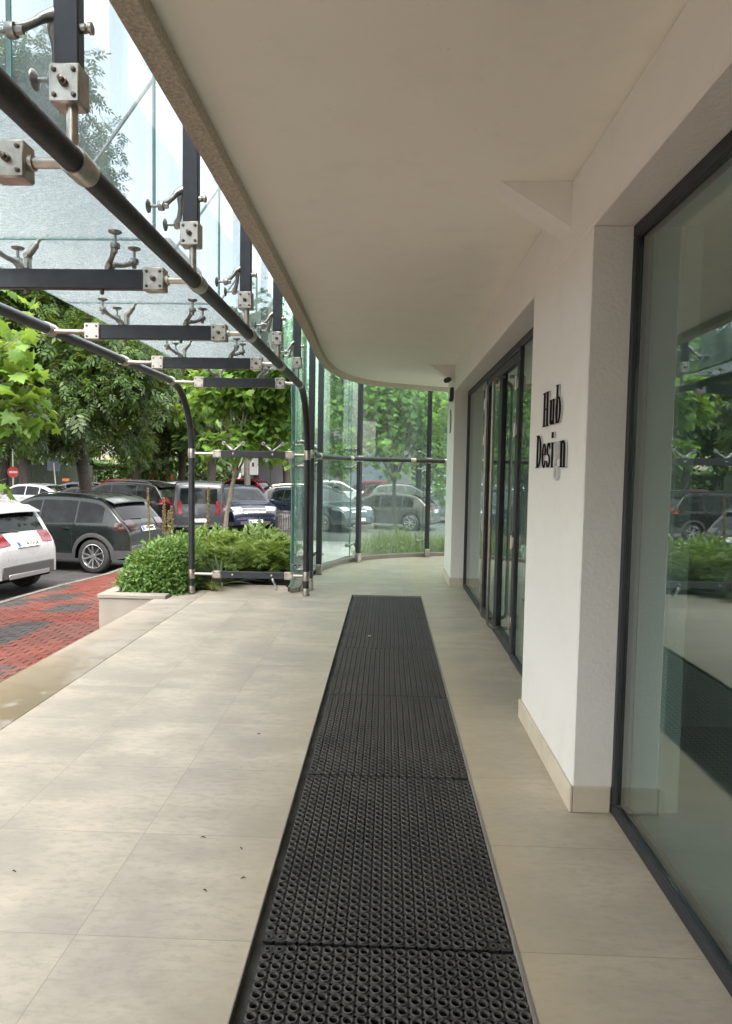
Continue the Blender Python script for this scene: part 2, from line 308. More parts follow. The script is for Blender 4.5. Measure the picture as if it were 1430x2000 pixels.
# ------------------------------------------------------------------ mesh builder
class MB:
    def __init__(s): s.v = []; s.f = []; s.m = []
    def add(s, vs, fs, mi=0):
        o = len(s.v); s.v += [tuple(x) for x in vs]
        for f in fs: s.f.append(tuple(i + o for i in f)); s.m.append(mi)
        return s
    def bx(s, x0, x1, y0, y1, z0, z1, mi=0, bev=0.0):
        if bev <= 0:
            vs = [(x0, y0, z0), (x1, y0, z0), (x1, y1, z0), (x0, y1, z0), (x0, y0, z1), (x1, y0, z1), (x1, y1, z1), (x0, y1, z1)]
            return s.add(vs, [(3, 2, 1, 0), (4, 5, 6, 7), (0, 1, 5, 4), (1, 2, 6, 5), (2, 3, 7, 6), (3, 0, 4, 7)], mi)
        b = min(bev, (x1 - x0) / 2.01, (y1 - y0) / 2.01, (z1 - z0) / 2.01)
        vs = []; cx, cy, cz = (x0 + x1) / 2, (y0 + y1) / 2, (z0 + z1) / 2; hx, hy, hz = (x1 - x0) / 2, (y1 - y0) / 2, (z1 - z0) / 2
        idx = {}
        for sx in (-1, 1):
            for sy in (-1, 1):
                for sz in (-1, 1):
                    for ax in range(3):
                        k = [hx - b, hy - b, hz - b]; k[ax] = (hx, hy, hz)[ax]
                        idx[(sx, sy, sz, ax)] = len(vs); vs.append((cx + sx * k[0], cy + sy * k[1], cz + sz * k[2]))
        fs = []
        def q(*ks): fs.append(tuple(idx[k] for k in ks))
        for sg in (-1, 1):
            q((sg, -1, -1, 0), (sg, 1, -1, 0), (sg, 1, 1, 0), (sg, -1, 1, 0))
            q((-1, sg, -1, 1), (1, sg, -1, 1), (1, sg, 1, 1), (-1, sg, 1, 1))
            q((-1, -1, sg, 2), (1, -1, sg, 2), (1, 1, sg, 2), (-1, 1, sg, 2))
        for a in (-1, 1):
            for c in (-1, 1):
                q((a, c, -1, 0), (a, c, 1, 0), (a, c, 1, 1), (a, c, -1, 1))
                q((a, -1, c, 0), (a, 1, c, 0), (a, 1, c, 2), (a, -1, c, 2))
                q((-1, a, c, 1), (1, a, c, 1), (1, a, c, 2), (-1, a, c, 2))
        for a in (-1, 1):
            for c in (-1, 1):
                for d in (-1, 1): q((a, c, d, 0), (a, c, d, 1), (a, c, d, 2))
        return s.add(vs, fs, mi)
    def obox(s, c, ax, ay, az, hx, hy, hz, mi=0, bev=.0):
        t = MB(); t.bx(-hx, hx, -hy, hy, -hz, hz, mi, bev)
        c = Vector(c); ax, ay, az = Vector(ax).normalized(), Vector(ay).normalized(), Vector(az).normalized()
        return s.add([c + ax * x + ay * y + az * z for x, y, z in t.v], t.f, mi)
    def tube(s, path, r, n=10, mi=0, caps=True):
        P = [Vector(p) for p in path]; k = len(P)
        rr = r if isinstance(r, (list, tuple)) else [r] * k
        T = [(P[min(i + 1, k - 1)] - P[max(i - 1, 0)]).normalized() for i in range(k)]
        u = T[0].orthogonal().normalized(); vs = []
        for i in range(k):
            u = (u - T[i] * u.dot(T[i])); u = u.normalized() if u.length > 1e-6 else T[i].orthogonal().normalized()
            w = T[i].cross(u)
            for j in range(n):
                a = 2 * PI * j / n; vs.append(P[i] + (u * math.cos(a) + w * math.sin(a)) * rr[i])
        fs = [(i * n + j, i * n + (j + 1) % n, (i + 1) * n + (j + 1) % n, (i + 1) * n + j) for i in range(k - 1) for j in range(n)]
        if caps: fs += [tuple(range(n - 1, -1, -1)), tuple(range((k - 1) * n, k * n))]
        return s.add(vs, fs, mi)
    def cyl(s, a, b, r, n=12, mi=0): return s.tube([a, b], r, n, mi)
    def lathe(s, prof, o, axis, n=24, mi=0):
        o = Vector(o); axis = Vector(axis).normalized(); u = axis.orthogonal().normalized(); w = axis.cross(u); vs = []
        for r, h in prof:
            for j in range(n):
                a = 2 * PI * j / n; vs.append(o + axis * h + (u * math.cos(a) + w * math.sin(a)) * r)
        k = len(prof)
        fs = [(i * n + j, i * n + (j + 1) % n, (i + 1) * n + (j + 1) % n, (i + 1) * n + j) for i in range(k - 1) for j in range(n)]
        return s.add(vs, fs, mi)
    def prism(s, poly, z0, z1, mi=0, top=None):
        n = len(poly); vs = [(x, y, z0) for x, y in poly] + [(x, y, z1) for x, y in poly]
        return s.add(vs, [tuple(range(n - 1, -1, -1)), tuple(range(n, 2 * n))] + [(i, (i + 1) % n, n + (i + 1) % n, n + i) for i in range(n)], mi)
    def grid(s, rows, mi=0, flip=False):
        n = len(rows[0]); vs = [p for r in rows for p in r]
        fs = []
        for i in range(len(rows) - 1):
            for j in range(n - 1):
                q = (i * n + j, i * n + j + 1, (i + 1) * n + j + 1, (i + 1) * n + j)
                fs.append(q[::-1] if flip else q)
        return s.add(vs, fs, mi)
    def build(s, name, mats, parent=None, off=(0, 0, 0), smooth=None, **kw):
        me = bpy.data.meshes.new(name); o3 = Vector(off)
        me.from_pydata([Vector(v) - o3 for v in s.v] if any(off) else s.v, [], s.f)
        for mm in (mats if isinstance(mats, (list, tuple)) else [mats]): me.materials.append(M[mm] if isinstance(mm, str) else mm)
        if len(me.materials) > 1: me.polygons.foreach_set('material_index', s.m)
        me.update()
        import bmesh
        b = bmesh.new(); b.from_mesh(me); bmesh.ops.recalc_face_normals(b, faces=b.faces); b.to_mesh(me); b.free()
        if smooth is not None:
            me.polygons.foreach_set('use_smooth', [True] * len(me.polygons))
            if smooth < 179: me.set_sharp_from_angle(angle=R(smooth))
        ob = bpy.data.objects.new(name, me); COL.objects.link(ob)
        if parent: ob.parent = parent
        for k, v in kw.items(): ob[k] = v
        return ob
def empty(name, loc, label=None, category=None, group=None, rz=0):
    o = bpy.data.objects.new(name, None); COL.objects.link(o); o.location = loc; o.rotation_euler = (0, 0, rz); o.empty_display_size = .2
    if label: o['label'] = label
    if category: o['category'] = category
    if group: o['group'] = group
    return o
def tag(o, label, category, group=None, kind=None):
    o['label'] = label; o['category'] = category
    if group: o['group'] = group
    if kind: o['kind'] = kind
    return o
def kids(o): return [c for c in bpy.data.objects if c.parent == o]
def copy_tree(o, parent=None):
    c = o.copy(); COL.objects.link(c)
    if parent: c.parent = parent
    for ch in kids(o): copy_tree(ch, c)
    return c
def catmull(P, n):
    P = [np.array(p, float) for p in P]; P = [2 * P[0] - P[1]] + P + [2 * P[-1] - P[-2]]; out = []
    for i in range(1, len(P) - 2):
        for k in range(n):
            t = k / n; a, b, c, d = P[i - 1], P[i], P[i + 1], P[i + 2]
            out.append(.5 * ((2 * b) + (-a + c) * t + (2 * a - 5 * b + 4 * c - d) * t * t + (-a + 3 * b - 3 * c + d) * t ** 3))
    out.append(P[-2]); return out
def mesh_np(name, V, F, mat, parent=None, counts=None):
    """fast mesh: V (n,3), F flat loop indices, counts per face"""
    me = bpy.data.meshes.new(name); me.vertices.add(len(V)); me.vertices.foreach_set('co', V.astype(np.float32).ravel())
    me.loops.add(len(F)); me.loops.foreach_set('vertex_index', F.astype(np.int32))
    me.polygons.add(len(counts)); st = np.concatenate([[0], np.cumsum(counts)[:-1]])
    me.polygons.foreach_set('loop_start', st.astype(np.int32))
    me.polygons.foreach_set('loop_total', counts.astype(np.int32))
    me.materials.append(M[mat] if isinstance(mat, str) else mat); me.update(calc_edges=True); me.validate()
    o = bpy.data.objects.new(name, me); COL.objects.link(o)
    if parent: o.parent = parent
    return o
def scatter(name, base_v, base_f, pos, ax, up, scale, mat, parent=None):
    """copies of one small leaf shape (local x = leaf axis, y = width, z = normal) in one mesh"""
    n = len(pos); bv = np.array(base_v, float); k = len(bv)
    ax = ax / np.linalg.norm(ax, axis=1, keepdims=True)
    y = np.cross(up, ax); y /= np.maximum(np.linalg.norm(y, axis=1, keepdims=True), 1e-6); z = np.cross(ax, y)
    V = pos[:, None, :] + scale[:, None, None] * (bv[None, :, 0:1] * ax[:, None, :] + bv[None, :, 1:2] * y[:, None, :] + bv[None, :, 2:3] * z[:, None, :])
    flat = np.concatenate([np.array(f) for f in base_f]); cnt = np.array([len(f) for f in base_f])
    F = (flat[None, :] + (np.arange(n) * k)[:, None]).ravel(); C = np.tile(cnt, n)
    return mesh_np(name, V.reshape(-1, 3), F, mat, parent, C)
def unit(n):
    d = RNG.normal(size=(n, 3)); return d / np.linalg.norm(d, axis=1, keepdims=True)

# ================================================================== GROUND
def structure(o): o['kind'] = 'structure'; return o
ZR, ZP = -.80, -.66
b = MB(); b.add([(-500, -300, ZR), (500, -300, ZR), (500, 800, ZR), (-500, 800, ZR)], [(0, 1, 2, 3)])
structure(b.build('road', 'asphalt'))
KERB = [(-6.6, -12), (-6.4, 4.0), (-6.3, 7.2), (-6.2, 9.0), (-6.05, 10.5), (-5.9, 11.9), (-5.65, 13.3), (-5.6, 15.5), (-5.7, 18.0), (-5.55, 19.3), (-5.1, 20.1), (-4.3, 20.5), (14, 20.9)]
KIN = [(x + (.10 if y < 19.5 else .05), y - (.14 if y > 19.2 else 0)) for x, y in KERB]
b = MB()
for i in range(len(KERB) - 1):
    (x0, y0), (x1, y1), (u0, w0), (u1, w1) = KERB[i], KERB[i + 1], KIN[i], KIN[i + 1]
    L_ = math.hypot(x1 - x0, y1 - y0); n = max(1, int(L_ / .8))
    for k in range(n):
        a, c = k / n, (k + 1) / n - .012 / L_
        q = lambda p0, p1, t: (p0[0] + (p1[0] - p0[0]) * t, p0[1] + (p1[1] - p0[1]) * t)
        b.prism([q((x0, y0), (x1, y1), a), q((x0, y0), (x1, y1), c), q((u0, w0), (u1, w1), c), q((u0, w0), (u1, w1), a)], ZR - .05, ZP + .012 + random.uniform(-.004, .004))
structure(b.build('kerb', 'kerb'))
# brick paving, every brick laid in running rows, falling from the porch edge to the kerb
def kx(y, K=KIN):
    for (x0, y0), (x1, y1) in zip(K[:-1], K[1:]):
        if y0 <= y <= y1 and y1 > y0: return x0 + (x1 - x0) * (y - y0) / (y1 - y0)
    return K[-1][0]
b = MB(); tints = []
def patch_dark(x, y):
    h = math.sin(math.floor(x / .62) * 12.9898 + math.floor(y / .62 + .5 * (math.floor(x / .62) % 2)) * 78.233) * 43758.5453
    return (h - math.floor(h)) < .30
bw, bl = .101, .202
row = 0; y = -4.0
while y < 13.6:
    xa = kx(y + .05) + .02; x = -2.66 - (row % 2) * bl / 2; first = True
    while x > xa + .03:
        x1 = x; x0 = max(x - bl, xa)
        xc, yc = (x0 + x1) / 2, y + bw / 2
        if not (yc > 7.6 and xc > -3.27):
            zf = lambda xx: -.45 + (ZP + .45) * max(0, min(1, (-2.66 - xx) / max(.3, -2.66 - xa)))
            g = .003; j = random.uniform(-.0025, .0025)
            dk = patch_dark(xc, yc)
            c = np.array((.030, .030, .032) if dk else (.125, .027, .017)) * random.uniform(.72, 1.22)
            za, zb_ = zf(x0) + j, zf(x1) + j
            o = len(b.v)
            b.v += [(x0 + g, y + g, za - .03), (x1 - g, y + g, zb_ - .03), (x1 - g, y + bw - g, zb_ - .03), (x0 + g, y + bw - g, za - .03),
                    (x0 + g * 2, y + g * 2, za), (x1 - g * 2, y + g * 2, zb_), (x1 - g * 2, y + bw - g * 2, zb_), (x0 + g * 2, y + bw - g * 2, za)]
            for f in ((4, 5, 6, 7), (0, 1, 5, 4), (1, 2, 6, 5), (2, 3, 7, 6), (3, 0, 4, 7)):
                b.f.append(tuple(k + o for k in f)); b.m.append(0); tints.append(c)
        x = x0 - .001
    y += bw + .001; row += 1
pv = b.build('brick_paving', 'brick'); structure(pv)
ca = pv.data.color_attributes.new('tint', 'FLOAT_COLOR', 'CORNER')
buf = np.ones((len(pv.data.loops), 4), np.float32)
li = 0
for p_, c in zip(pv.data.polygons, tints): buf[p_.loop_start:p_.loop_start + p_.loop_total, :3] = c
ca.data.foreach_set('color', buf.ravel())
b = MB()
ys = [-12] + [k * 1.0 for k in range(-4, 14)]
b.grid([[(kx(yy) - .0, yy, ZP - .02), (-2.64, yy, -.47)] for yy in ys]); structure(b.build('paving_bed', 'soil'))
b = MB(); b.prism([(-5.58, 13.62), (-3.3, 13.62), (-3.3, 12.2), (7, 12.2), (14, 12.2), (14, 20.76), (-4.35, 20.38), (-5.0, 20.0), (-5.4, 19.3), (-5.56, 18)], ZP - .3, ZP)
structure(b.build('pavement', 'pavement'))

# ================================================================== PORCH FLOOR
GP = [(-1.15, 8.15), (-1.15, 9.4), (-.6, 11.09), (.65, 12.0), (1.95, 12.28), (3.6, 12.4)]
gpath = [tuple(p) for p in catmull(GP, 10)]
WX0, WX1, WY1 = -.405, .440, 8.06
b = MB(); zb = -.45
b.bx(-2.16, WX0, -4, 7.9, zb, 0)
b.bx(WX0, WX1, -4, WY1, zb, -.028, 1)
b.bx(WX1, 7, -4, WY1, zb, 0)
b.bx(WX0, WX1, WY1, WY1 + .02, -.02, 0)
far = [(-2.16, 7.9), (WX0, 7.9), (WX0, WY1 + .02), (WX1, WY1 + .02), (WX1, WY1), (7, WY1), (7, 12.3)] + [p for p in reversed(gpath)] + [(-1.15, 8.15), (-1.3, 8.6), (-2.16, 8.6)]
b.prism(far, zb, 0)
structure(b.build('porch_floor', ['tile', 'well']))
b = MB(); b.bx(-2.66, -2.163, -4, 7.54, zb, -.004, 0, .012); b.bx(-2.515, -2.163, 7.542, 8.2, zb, -.006, 0, .012); structure(b.build('porch_border', 'strip'))
b = MB()
b.bx(WX0, WX0 + .004, -4, WY1, -.027, .0025); b.bx(WX1 - .009, WX1, -4, WY1, -.027, .0025)
b.bx(WX0 + .004, WX1 - .009, WY1 - .004, WY1, -.027, .0025); structure(b.build('mat_well_trim', 'coping'))

# rubber ring mats in the well
def mat_mesh():
    """linked rubber rings: a plate of touching cells, each with a raised stepped ring and open hole, small open holes at the cell corners"""
    nx, ny, p = 21, 31, .0381; b = MB(); wx, wy = nx * p, 1.187; py = (wy - .004) / ny
    cut = .0062; n = 16
    for i in range(nx):
        for j in range(ny):
            cx, cy = (i + .5) * p - wx / 2, (j + .5) * py + .002
            hx, hy = p / 2 - .00015, py / 2 - .00015; q = hx - cut; w_ = hy - cut
            o = [(q, -hy)] if 0 else []
            o = [(hx, -w_), (hx, -w_ / 3), (hx, w_ / 3), (hx, w_), (q, hy), (q / 3, hy), (-q / 3, hy), (-q, hy), (-hx, w_), (-hx, w_ / 3), (-hx, -w_ / 3), (-hx, -w_), (-q, -hy), (-q / 3, -hy), (q / 3, -hy), (q, -hy)]
            an = [math.atan2(y, x) for x, y in o]
            rings = [[(cx + x, cy + y, .004) for x, y in o], [(cx + x, cy + y, .0150) for x, y in o]]
            flat_ = (i < 2 or i >= nx - 2) and (j == 0 or j == ny - 1)
            prof = ((.0172, .0165), (.0158, .0215), (.0136, .0222), (.0128, .0180), (.0108, .0168), (.0098, .004)) if not flat_ else ((.0172, .0150), (.0120, .0155), (.0112, .0185), (.0075, .0185), (.0068, .0150), (.0060, .010))
            for r, h in prof:
                rings.append([(cx + r * math.cos(a), cy + r * math.sin(a), h) for a in an])
            vs = [v for r_ in rings for v in r_]
            fs = []
            for a in range(len(rings) - 1):
                for k in range(n):
                    k2 = (k + 1) % n
                    if a == 0 and k not in (3, 7, 11, 15) and not (i in (0, nx - 1) or j in (0, ny - 1)): continue
                    fs.append((a * n + k, a * n + k2, (a + 1) * n + k2, (a + 1) * n + k))
            b.add(vs, fs)
    return b
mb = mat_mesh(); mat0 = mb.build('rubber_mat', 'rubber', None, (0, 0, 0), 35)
mlab = ['nearest black rubber ring mat, cut off by the bottom of the photo', 'second rubber ring mat, large in the foreground beside the white pillar foot',
        'third rubber ring mat from the camera, level with the pillar skirting', 'fourth rubber ring mat, level with the near end of the glass doors',
        'fifth rubber ring mat, with a pale scrap of paper lying on it', 'last rubber ring mat at the far end of the sunken strip']
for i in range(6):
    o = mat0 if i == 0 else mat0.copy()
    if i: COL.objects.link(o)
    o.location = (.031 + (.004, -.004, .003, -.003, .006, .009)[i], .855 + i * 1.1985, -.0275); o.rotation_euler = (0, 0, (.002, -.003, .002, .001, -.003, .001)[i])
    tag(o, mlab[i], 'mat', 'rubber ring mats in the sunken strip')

# ================================================================== BUILDING
XW, XF, ZC, ZH = .85, 1.02, 2.89, 2.556
bd = empty('office_building', (1, 4, 0), 'white plastered office building with curved porch ceiling, dark framed windows and doors', 'building')
OB = (1, 4, 0)
def bp(mb_, name, mats, parent=None, smooth=None, **kw): return mb_.build(name, mats, parent or bd, OB, smooth, **kw)
# ceiling slab with curved edge
outer = [(-.82, -4), (-.82, 3), (-.83, 6), (-.86, 7.7), (-.85, 8.6), (-.78, 9.3), (-.64, 9.85), (-.45, 10.26), (-.2, 10.55), (.08, 10.76), (.65, 11.06), (.93, 11.18), (1.8, 11.4), (3.6, 11.55)]
outer = [tuple(p) for p in catmull(outer, 6)]
def offset(P, d):
    out = []
    for i in range(len(P)):
        a, c = np.array(P[max(0, i - 1)]), np.array(P[min(len(P) - 1, i + 1)]); t_ = (c - a) / np.linalg.norm(c - a)
        out.append((P[i][0] + t_[1] * d, P[i][1] - t_[0] * d))
    return out
inner = offset(outer, .085)
b = MB(); b.prism(inner + [(7, 11.5), (7, -4)], ZC, ZC + .3); ce = bp(b, 'ceiling', 'ceiling')
b = MB(); k = len(outer)
rows = [[(*outer[i], 3.6), (*outer[i], 2.826), (*inner[i], 2.826), (*inner[i], ZC + .01)] for i in range(k)]
b.grid(rows); bp(b, 'ceiling_edge', 'stucco', ce, label='grainy stucco drip edge along the curved ceiling rim')
b = MB(); b.prism(offset(outer, .01) + [(7, 11.5), (7, -4)], 3.2, 3.6); bp(b, 'roof_slab', 'plaster')
b = MB(); b.bx(.1, 7, -4, 10, 3.6, 12); bp(b, 'upper_storey', 'plaster')
# head beam, pillars
b = MB(); b.bx(XW, 1.3, -4, 9.74, ZH, ZC - .003, 0, .006); bp(b, 'head_beam', 'plaster')
for y0, y1 in ((-2.6, -1.4), (2.94, 4.08), (8.80, 9.74)):
    b = MB(); b.bx(XW, 1.32, y0, y1, .0, ZH + .002, 0, .006); pl = bp(b, 'pillar', 'plaster')
    b = MB(); t_ = .014
    b.bx(XW - t_, XW, y0 - t_, y1 + t_, .001, .118, 0, .003)
    for ya, yb in ((y0 - t_, y0), (y1, y1 + t_)): b.bx(XW + .002, XF - .004, ya, yb, .001, .1185, 0, .003)
    bp(b, 'skirting_board', 'skirting', pl)
for y0 in (3.30, 8.80):
    b = MB(); vs = []
    for yy in (y0, y0 + .19): vs += [(.51, yy, ZC), (XW + .003, yy, ZC), (XW + .003, yy, 2.675)]
    b.add(vs, [(0, 1, 2), (5, 4, 3), (0, 2, 5, 3), (1, 4, 5, 2), (0, 3, 4, 1)]); bp(b, 'corbel', 'plaster')
# unseen wall added behind the camera to hold back light from there
b = MB(); b.bx(-1.6, 1.3, -3.6, -2.9, -.1, 2.88, 0, .006); bp(b, 'light_blocking_wall', 'plaster')
# interior
b = MB(); b.bx(5.8, 6, -4, 10, 0.002, 2.7); b.bx(1.3, 5.8, -4, -3.8, .002, 2.7); b.bx(1.3, 6, 9.74, 9.9, .002, 2.88); b.bx(1.3, 5.8, -3.8, 9.74, 2.7, 2.88)
b.bx(1.32, 5.8, 4.0, 4.1, .002, 2.7)
bp(b, 'interior_wall', 'interior')
b = MB(); b.bx(1.11, 5.8, -3.8, 9.73, .001, .006); bp(b, 'interior_floor', 'interior_floor')
# big shop window
def win(y0, y1, name, z1=ZH - .002, jamb=.034):
    b = MB(); x0, x1 = XF, XF + .075
    b.bx(x0, x1, y0, y1, .002, .047, 0, .004); b.bx(x0, x1, y0, y1, z1 - .05, z1, 0, .004)
    for a, c in ((y0, y0 + jamb), (y1 - jamb, y1)): b.bx(x0, x1, a, c, .047, z1 - .05, 0, .004)
    # inner glazing bead
    f = bp(b, name, 'frame')
    b = MB(); q = .009; x = x0 + .006
    for a, c, d, e in ((y0 + jamb, y1 - jamb, .047, .047 + q), (y0 + jamb, y1 - jamb, z1 - .05 - q, z1 - .05), (y0 + jamb, y0 + jamb + q, .047 + q, z1 - .05 - q), (y1 - jamb - q, y1 - jamb, .047 + q, z1 - .05 - q)):
        b.bx(x, x + .011, a, c, d, e)
    bp(b, 'glazing_bead', 'dark_plastic', f)
    b = MB(); b.bx(x0 + .018, x0 + .028, y0 + jamb + .002, y1 - jamb - .002, .049, z1 - .052); bp(b, 'pane', 'shop_glass', f)
    return f
win(-1.395, 2.937, 'shop_window'); 
win(4.083, 5.40, 'side_window', jamb=.05); win(7.10, 8.797, 'side_window', jamb=.05)
# door leaves
for di, (y0, y1, hy) in enumerate(((5.403, 6.247, 6.05), (6.253, 7.097, 6.45))):
    b = MB(); x0, x1 = XF + .005, XF + .065; st = .075
    b.bx(x0, x1, y0, y1, .008, .10, 0, .004); b.bx(x0, x1, y0, y1, 2.40, 2.475, 0, .004)
    b.bx(x0, x1, y0, y0 + st, .10, 2.40, 0, .004); b.bx(x0, x1, y1 - st, y1, .10, 2.40, 0, .004)
    dr = bp(b, 'door', 'frame')
    b = MB(); b.bx(XF + .03, XF + .04, y0 + st - .003, y1 - st + .003, .098, 2.402); bp(b, 'pane', 'shop_glass', dr)
    b = MB(); xx = XF - .09; zz0, zz1, rr = .10, 2.36, .07
    path = [(XF + .01, hy, zz1), (xx + rr, hy, zz1)] + [(xx + rr - rr * math.sin(a), hy, zz1 - rr + rr * math.cos(a)) for a in np.linspace(.2, PI / 2, 6)]
    path += [(xx + rr - rr * math.cos(a), hy, zz0 + rr - rr * math.sin(a)) for a in np.linspace(0, PI / 2 - .2, 6)] + [(xx + rr, hy, zz0), (XF + .01, hy, zz0)]
    b.tube(path, .0165, 12); bp(b, 'handle', 'handle_steel', dr, 60)
    hyy = y0 + .0 if di == 0 else y1
    for hz in (.30, .95, 1.85, 2.22):
        b = MB(); b.cyl((XF - .012, hyy, hz - .055), (XF - .012, hyy, hz + .055), .014, 10)
        b.bx(XF - .010, XF + .004, hyy - .03, hyy + .03, hz - .045, hz + .045, 0, .003); bp(b, 'hinge', 'steel', dr, 40)
b = MB(); b.bx(XF, XF + .075, 5.403, 7.097, 2.482, ZH - .002, 0, .004); bp(b, 'door_head', 'frame')
# wall fixtures
cm = empty('security_camera', (.80, 9.0, 2.60), 'small security camera fixed under the far ceiling corbel', 'camera')
b = MB(); b.tube([(.85, 8.97, 2.72), (.80, 8.9, 2.73), (.76, 8.8, 2.70)], .016, 8); b.lathe([(.0, -.05), (.03, -.05), (.036, .0), (.03, .05), (0, .05)], (.75, 8.76, 2.69), (-.5, -.7, -.25), 12)
b.build('camera_body', 'dark_plastic', cm, (.80, 9.0, 2.60), 40)
b = MB(); b.bx(.80, .849, 8.90, 8.98, 2.46, 2.62, 0, .01); b.lathe([(.0, -.03), (.02, -.03), (.03, .0), (.02, .02), (0, .02)], (.815, 8.92, 2.45), (0, 0, -1), 12); b.build('junction_box', 'grey_plastic', cm, (.80, 9.0, 2.60), 40)
b = MB()
ov = [(.1 * math.cos(a), .16 * math.sin(a)) for a in np.linspace(0, 2 * PI, 25)[:-1]]
b.add([(XW - .001, 9.27 + u, 2.2 + w_) for u, w_ in ov] + [(XW - .009, 9.27 + u, 2.2 + w_) for u, w_ in ov], [tuple(range(24, 48))] + [(i, (i + 1) % 24, 24 + (i + 1) % 24, 24 + i) for i in range(24)], 0)
b.add([(XW - .0105, 9.27 + u * .86, 2.2 + w_ * .88) for u, w_ in ov], [tuple(range(24))], 1)
tag(b.build('oval_plaque', ['dkgreen', 'acrylic']), 'small oval plaque with dark rim on the far white pillar', 'sign')

# raised letters on the near pillar
def glyph(ch):
    """list of closed outlines (outer, hole or None) in a unit of x-height-independent metres/1000"""
    Rr = lambda x0, y0, x1, y1: ('r', x0, y0, x1, y1)
    Q = lambda *p: ('p',) + p
    E = lambda cx, cy, rx, ry, ix, iy, a0=0, a1=360, sx=0: ('e', cx, cy, rx, ry, ix, iy, a0, a1, sx)
    return {
        'H': (76, [Rr(10, 0, 28, 180), Rr(48, 0, 66, 180), Rr(28, 88, 48, 94), Rr(2, 0, 36, 5), Rr(40, 0, 74, 5), Rr(2, 175, 36, 180), Rr(40, 175, 74, 180)]),
        'u': (66, [Rr(10, 22, 26, 128), Rr(42, 0, 57, 128), E(26, 22, 16, 22, 2, 16, 180, 360), Rr(2, 124, 26, 128), Rr(34, 124, 57, 128), Rr(42, 0, 64, 4)]),
        'b': (64, [Rr(8, 0, 23, 190), Rr(0, 186, 23, 190), E(30, 64, 28, 66, 13, 60)]),
        'D': (72, [Rr(8, 0, 27, 180), Rr(0, 0, 30, 5), Rr(0, 175, 30, 180), E(28, 90, 40, 90, 22, 83, -90, 90)]),
        'e': (54, [E(27, 64, 26, 66, 10, 60, 25, 335), Rr(10, 66, 50, 72), E(27, 64, 26, 66, 10, 60, 5, 25)]),
        's': (46, [E(23, 96, 21, 34, 7, 26, 20, 270), E(23, 35, 21, 35, 7, 27, -160, 90), Rr(36, 96, 42, 126), Rr(3, 3, 9, 36)]),
        'i': (32, [Rr(8, 0, 24, 128), Rr(0, 124, 24, 128), Rr(0, 0, 31, 4), Rr(7, 150, 25, 180)]),
        'g': (56, [E(25, 86, 23, 44, 9, 36), Rr(42, 112, 56, 128), E(26, -28, 25, 36, 11, 27), E(14, 24, 13, 22, 4, 14, 60, 250)]),
        'n': (66, [Rr(8, 0, 24, 128), Rr(0, 124, 24, 128), Rr(0, 0, 31, 4), E(32, 96, 24, 34, 8, 26, 0, 130), Rr(40, 0, 56, 98), Rr(34, 0, 64, 4)]),
    }[ch]
def letter(ch, y_left, z_base, sc, parent, face, sx_=1.8):
    wdt, parts = glyph(ch); b = MB(); x = 0
    for i, q in enumerate(parts):
        e = i * .0002
        if q[0] == 'r': outs = [[(q[1], q[2]), (q[3], q[2]), (q[3], q[4]), (q[1], q[4])]]
        else:
            _, cx, cy, rx, ry, ix, iy, a0, a1, sx = q; n = 22; outs = []
            an = [R(a0 + (a1 - a0) * k / n) for k in range(n + 1)]
            for k in range(n):
                outs.append([(cx + ix * math.cos(an[k]), cy + iy * math.sin(an[k])), (cx + rx * math.cos(an[k]), cy + ry * math.sin(an[k])),
                             (cx + rx * math.cos(an[k + 1]), cy + ry * math.sin(an[k + 1])), (cx + ix * math.cos(an[k + 1]), cy + iy * math.sin(an[k + 1]))])
        for poly in outs:
            P = [(y_left - px * sc * sx_ / 1000, z_base + pz * sc / 1000) for px, pz in poly]; n = len(P)
            for xa, xb, mi in ((XW - .002, XW - .0105 - e, 1), (XW - .0107 - e, XW - .0145 - e, 0)):
                vs = [(xa, u, w_) for u, w_ in P] + [(xb, u, w_) for u, w_ in P]
                b.add(vs, [tuple(range(n, 2 * n))] + [(k, (k + 1) % n, n + (k + 1) % n, n + k) for k in range(n)], mi)
    b.build('letter', [face, 'acrylic'], parent, (XW, 3.5, 1.7)); return wdt * sc * sx_ / 1000
sg = empty('wall_sign', (XW, 3.5, 1.7), 'raised black serif letters reading Hub Design on the white pillar', 'sign')
yy = 3.70
for ch in 'Hub': yy -= letter(ch, yy, 1.755, 1.36 if 0 else 1.0, sg, 'black') + .010
yy = 3.83
for ch in 'Design': yy -= letter(ch, yy, 1.535, 1.0, sg, 'acrylic' if ch == 'g' else 'black') + .010

# ================================================================== GLASS CANOPY OVER THE STEPS
XI, XO, ZT = -.95, -2.33, 2.405
YB = [-.46, .80, 2.06, 3.315, 4.575, 5.87, 7.16]
OC = (-1.6, 4.5, 0)
cn = empty('glass_canopy', OC, 'glass canopy on dark steel tubes and crossbars over the porch entrance', 'canopy')
def cp(mb_, name, mats, parent=None, smooth=None, **kw): return mb_.build(name, mats, parent or cn, OC, smooth, **kw)
def arm(b, root, tip, n, disc=True, glass=None, mi=0):
    """one cast arm: root on the bar, tip ring; n = direction to glass"""
    root, tip, n = Vector(root), Vector(tip), Vector(n); d = tip - root
    P = [root - d * .10, root + n * .012 + d * .12, root + d * .42 + n * .0, root + d * .75 - n * .004, tip - d * .08]
    P = [Vector(p) for p in catmull([tuple(p) for p in P], 5)]
    m_ = len(P); b.tube(P, [.020 - .009 * math.sin(PI * min(1, i / (m_ - 1) * .9)) + .001 for i in range(m_)], 9, mi)
    b.lathe([(.010, -.012), (.021, -.012), (.023, 0), (.021, .012), (.010, .012), (.010, -.012)], tip, n, 14, mi)
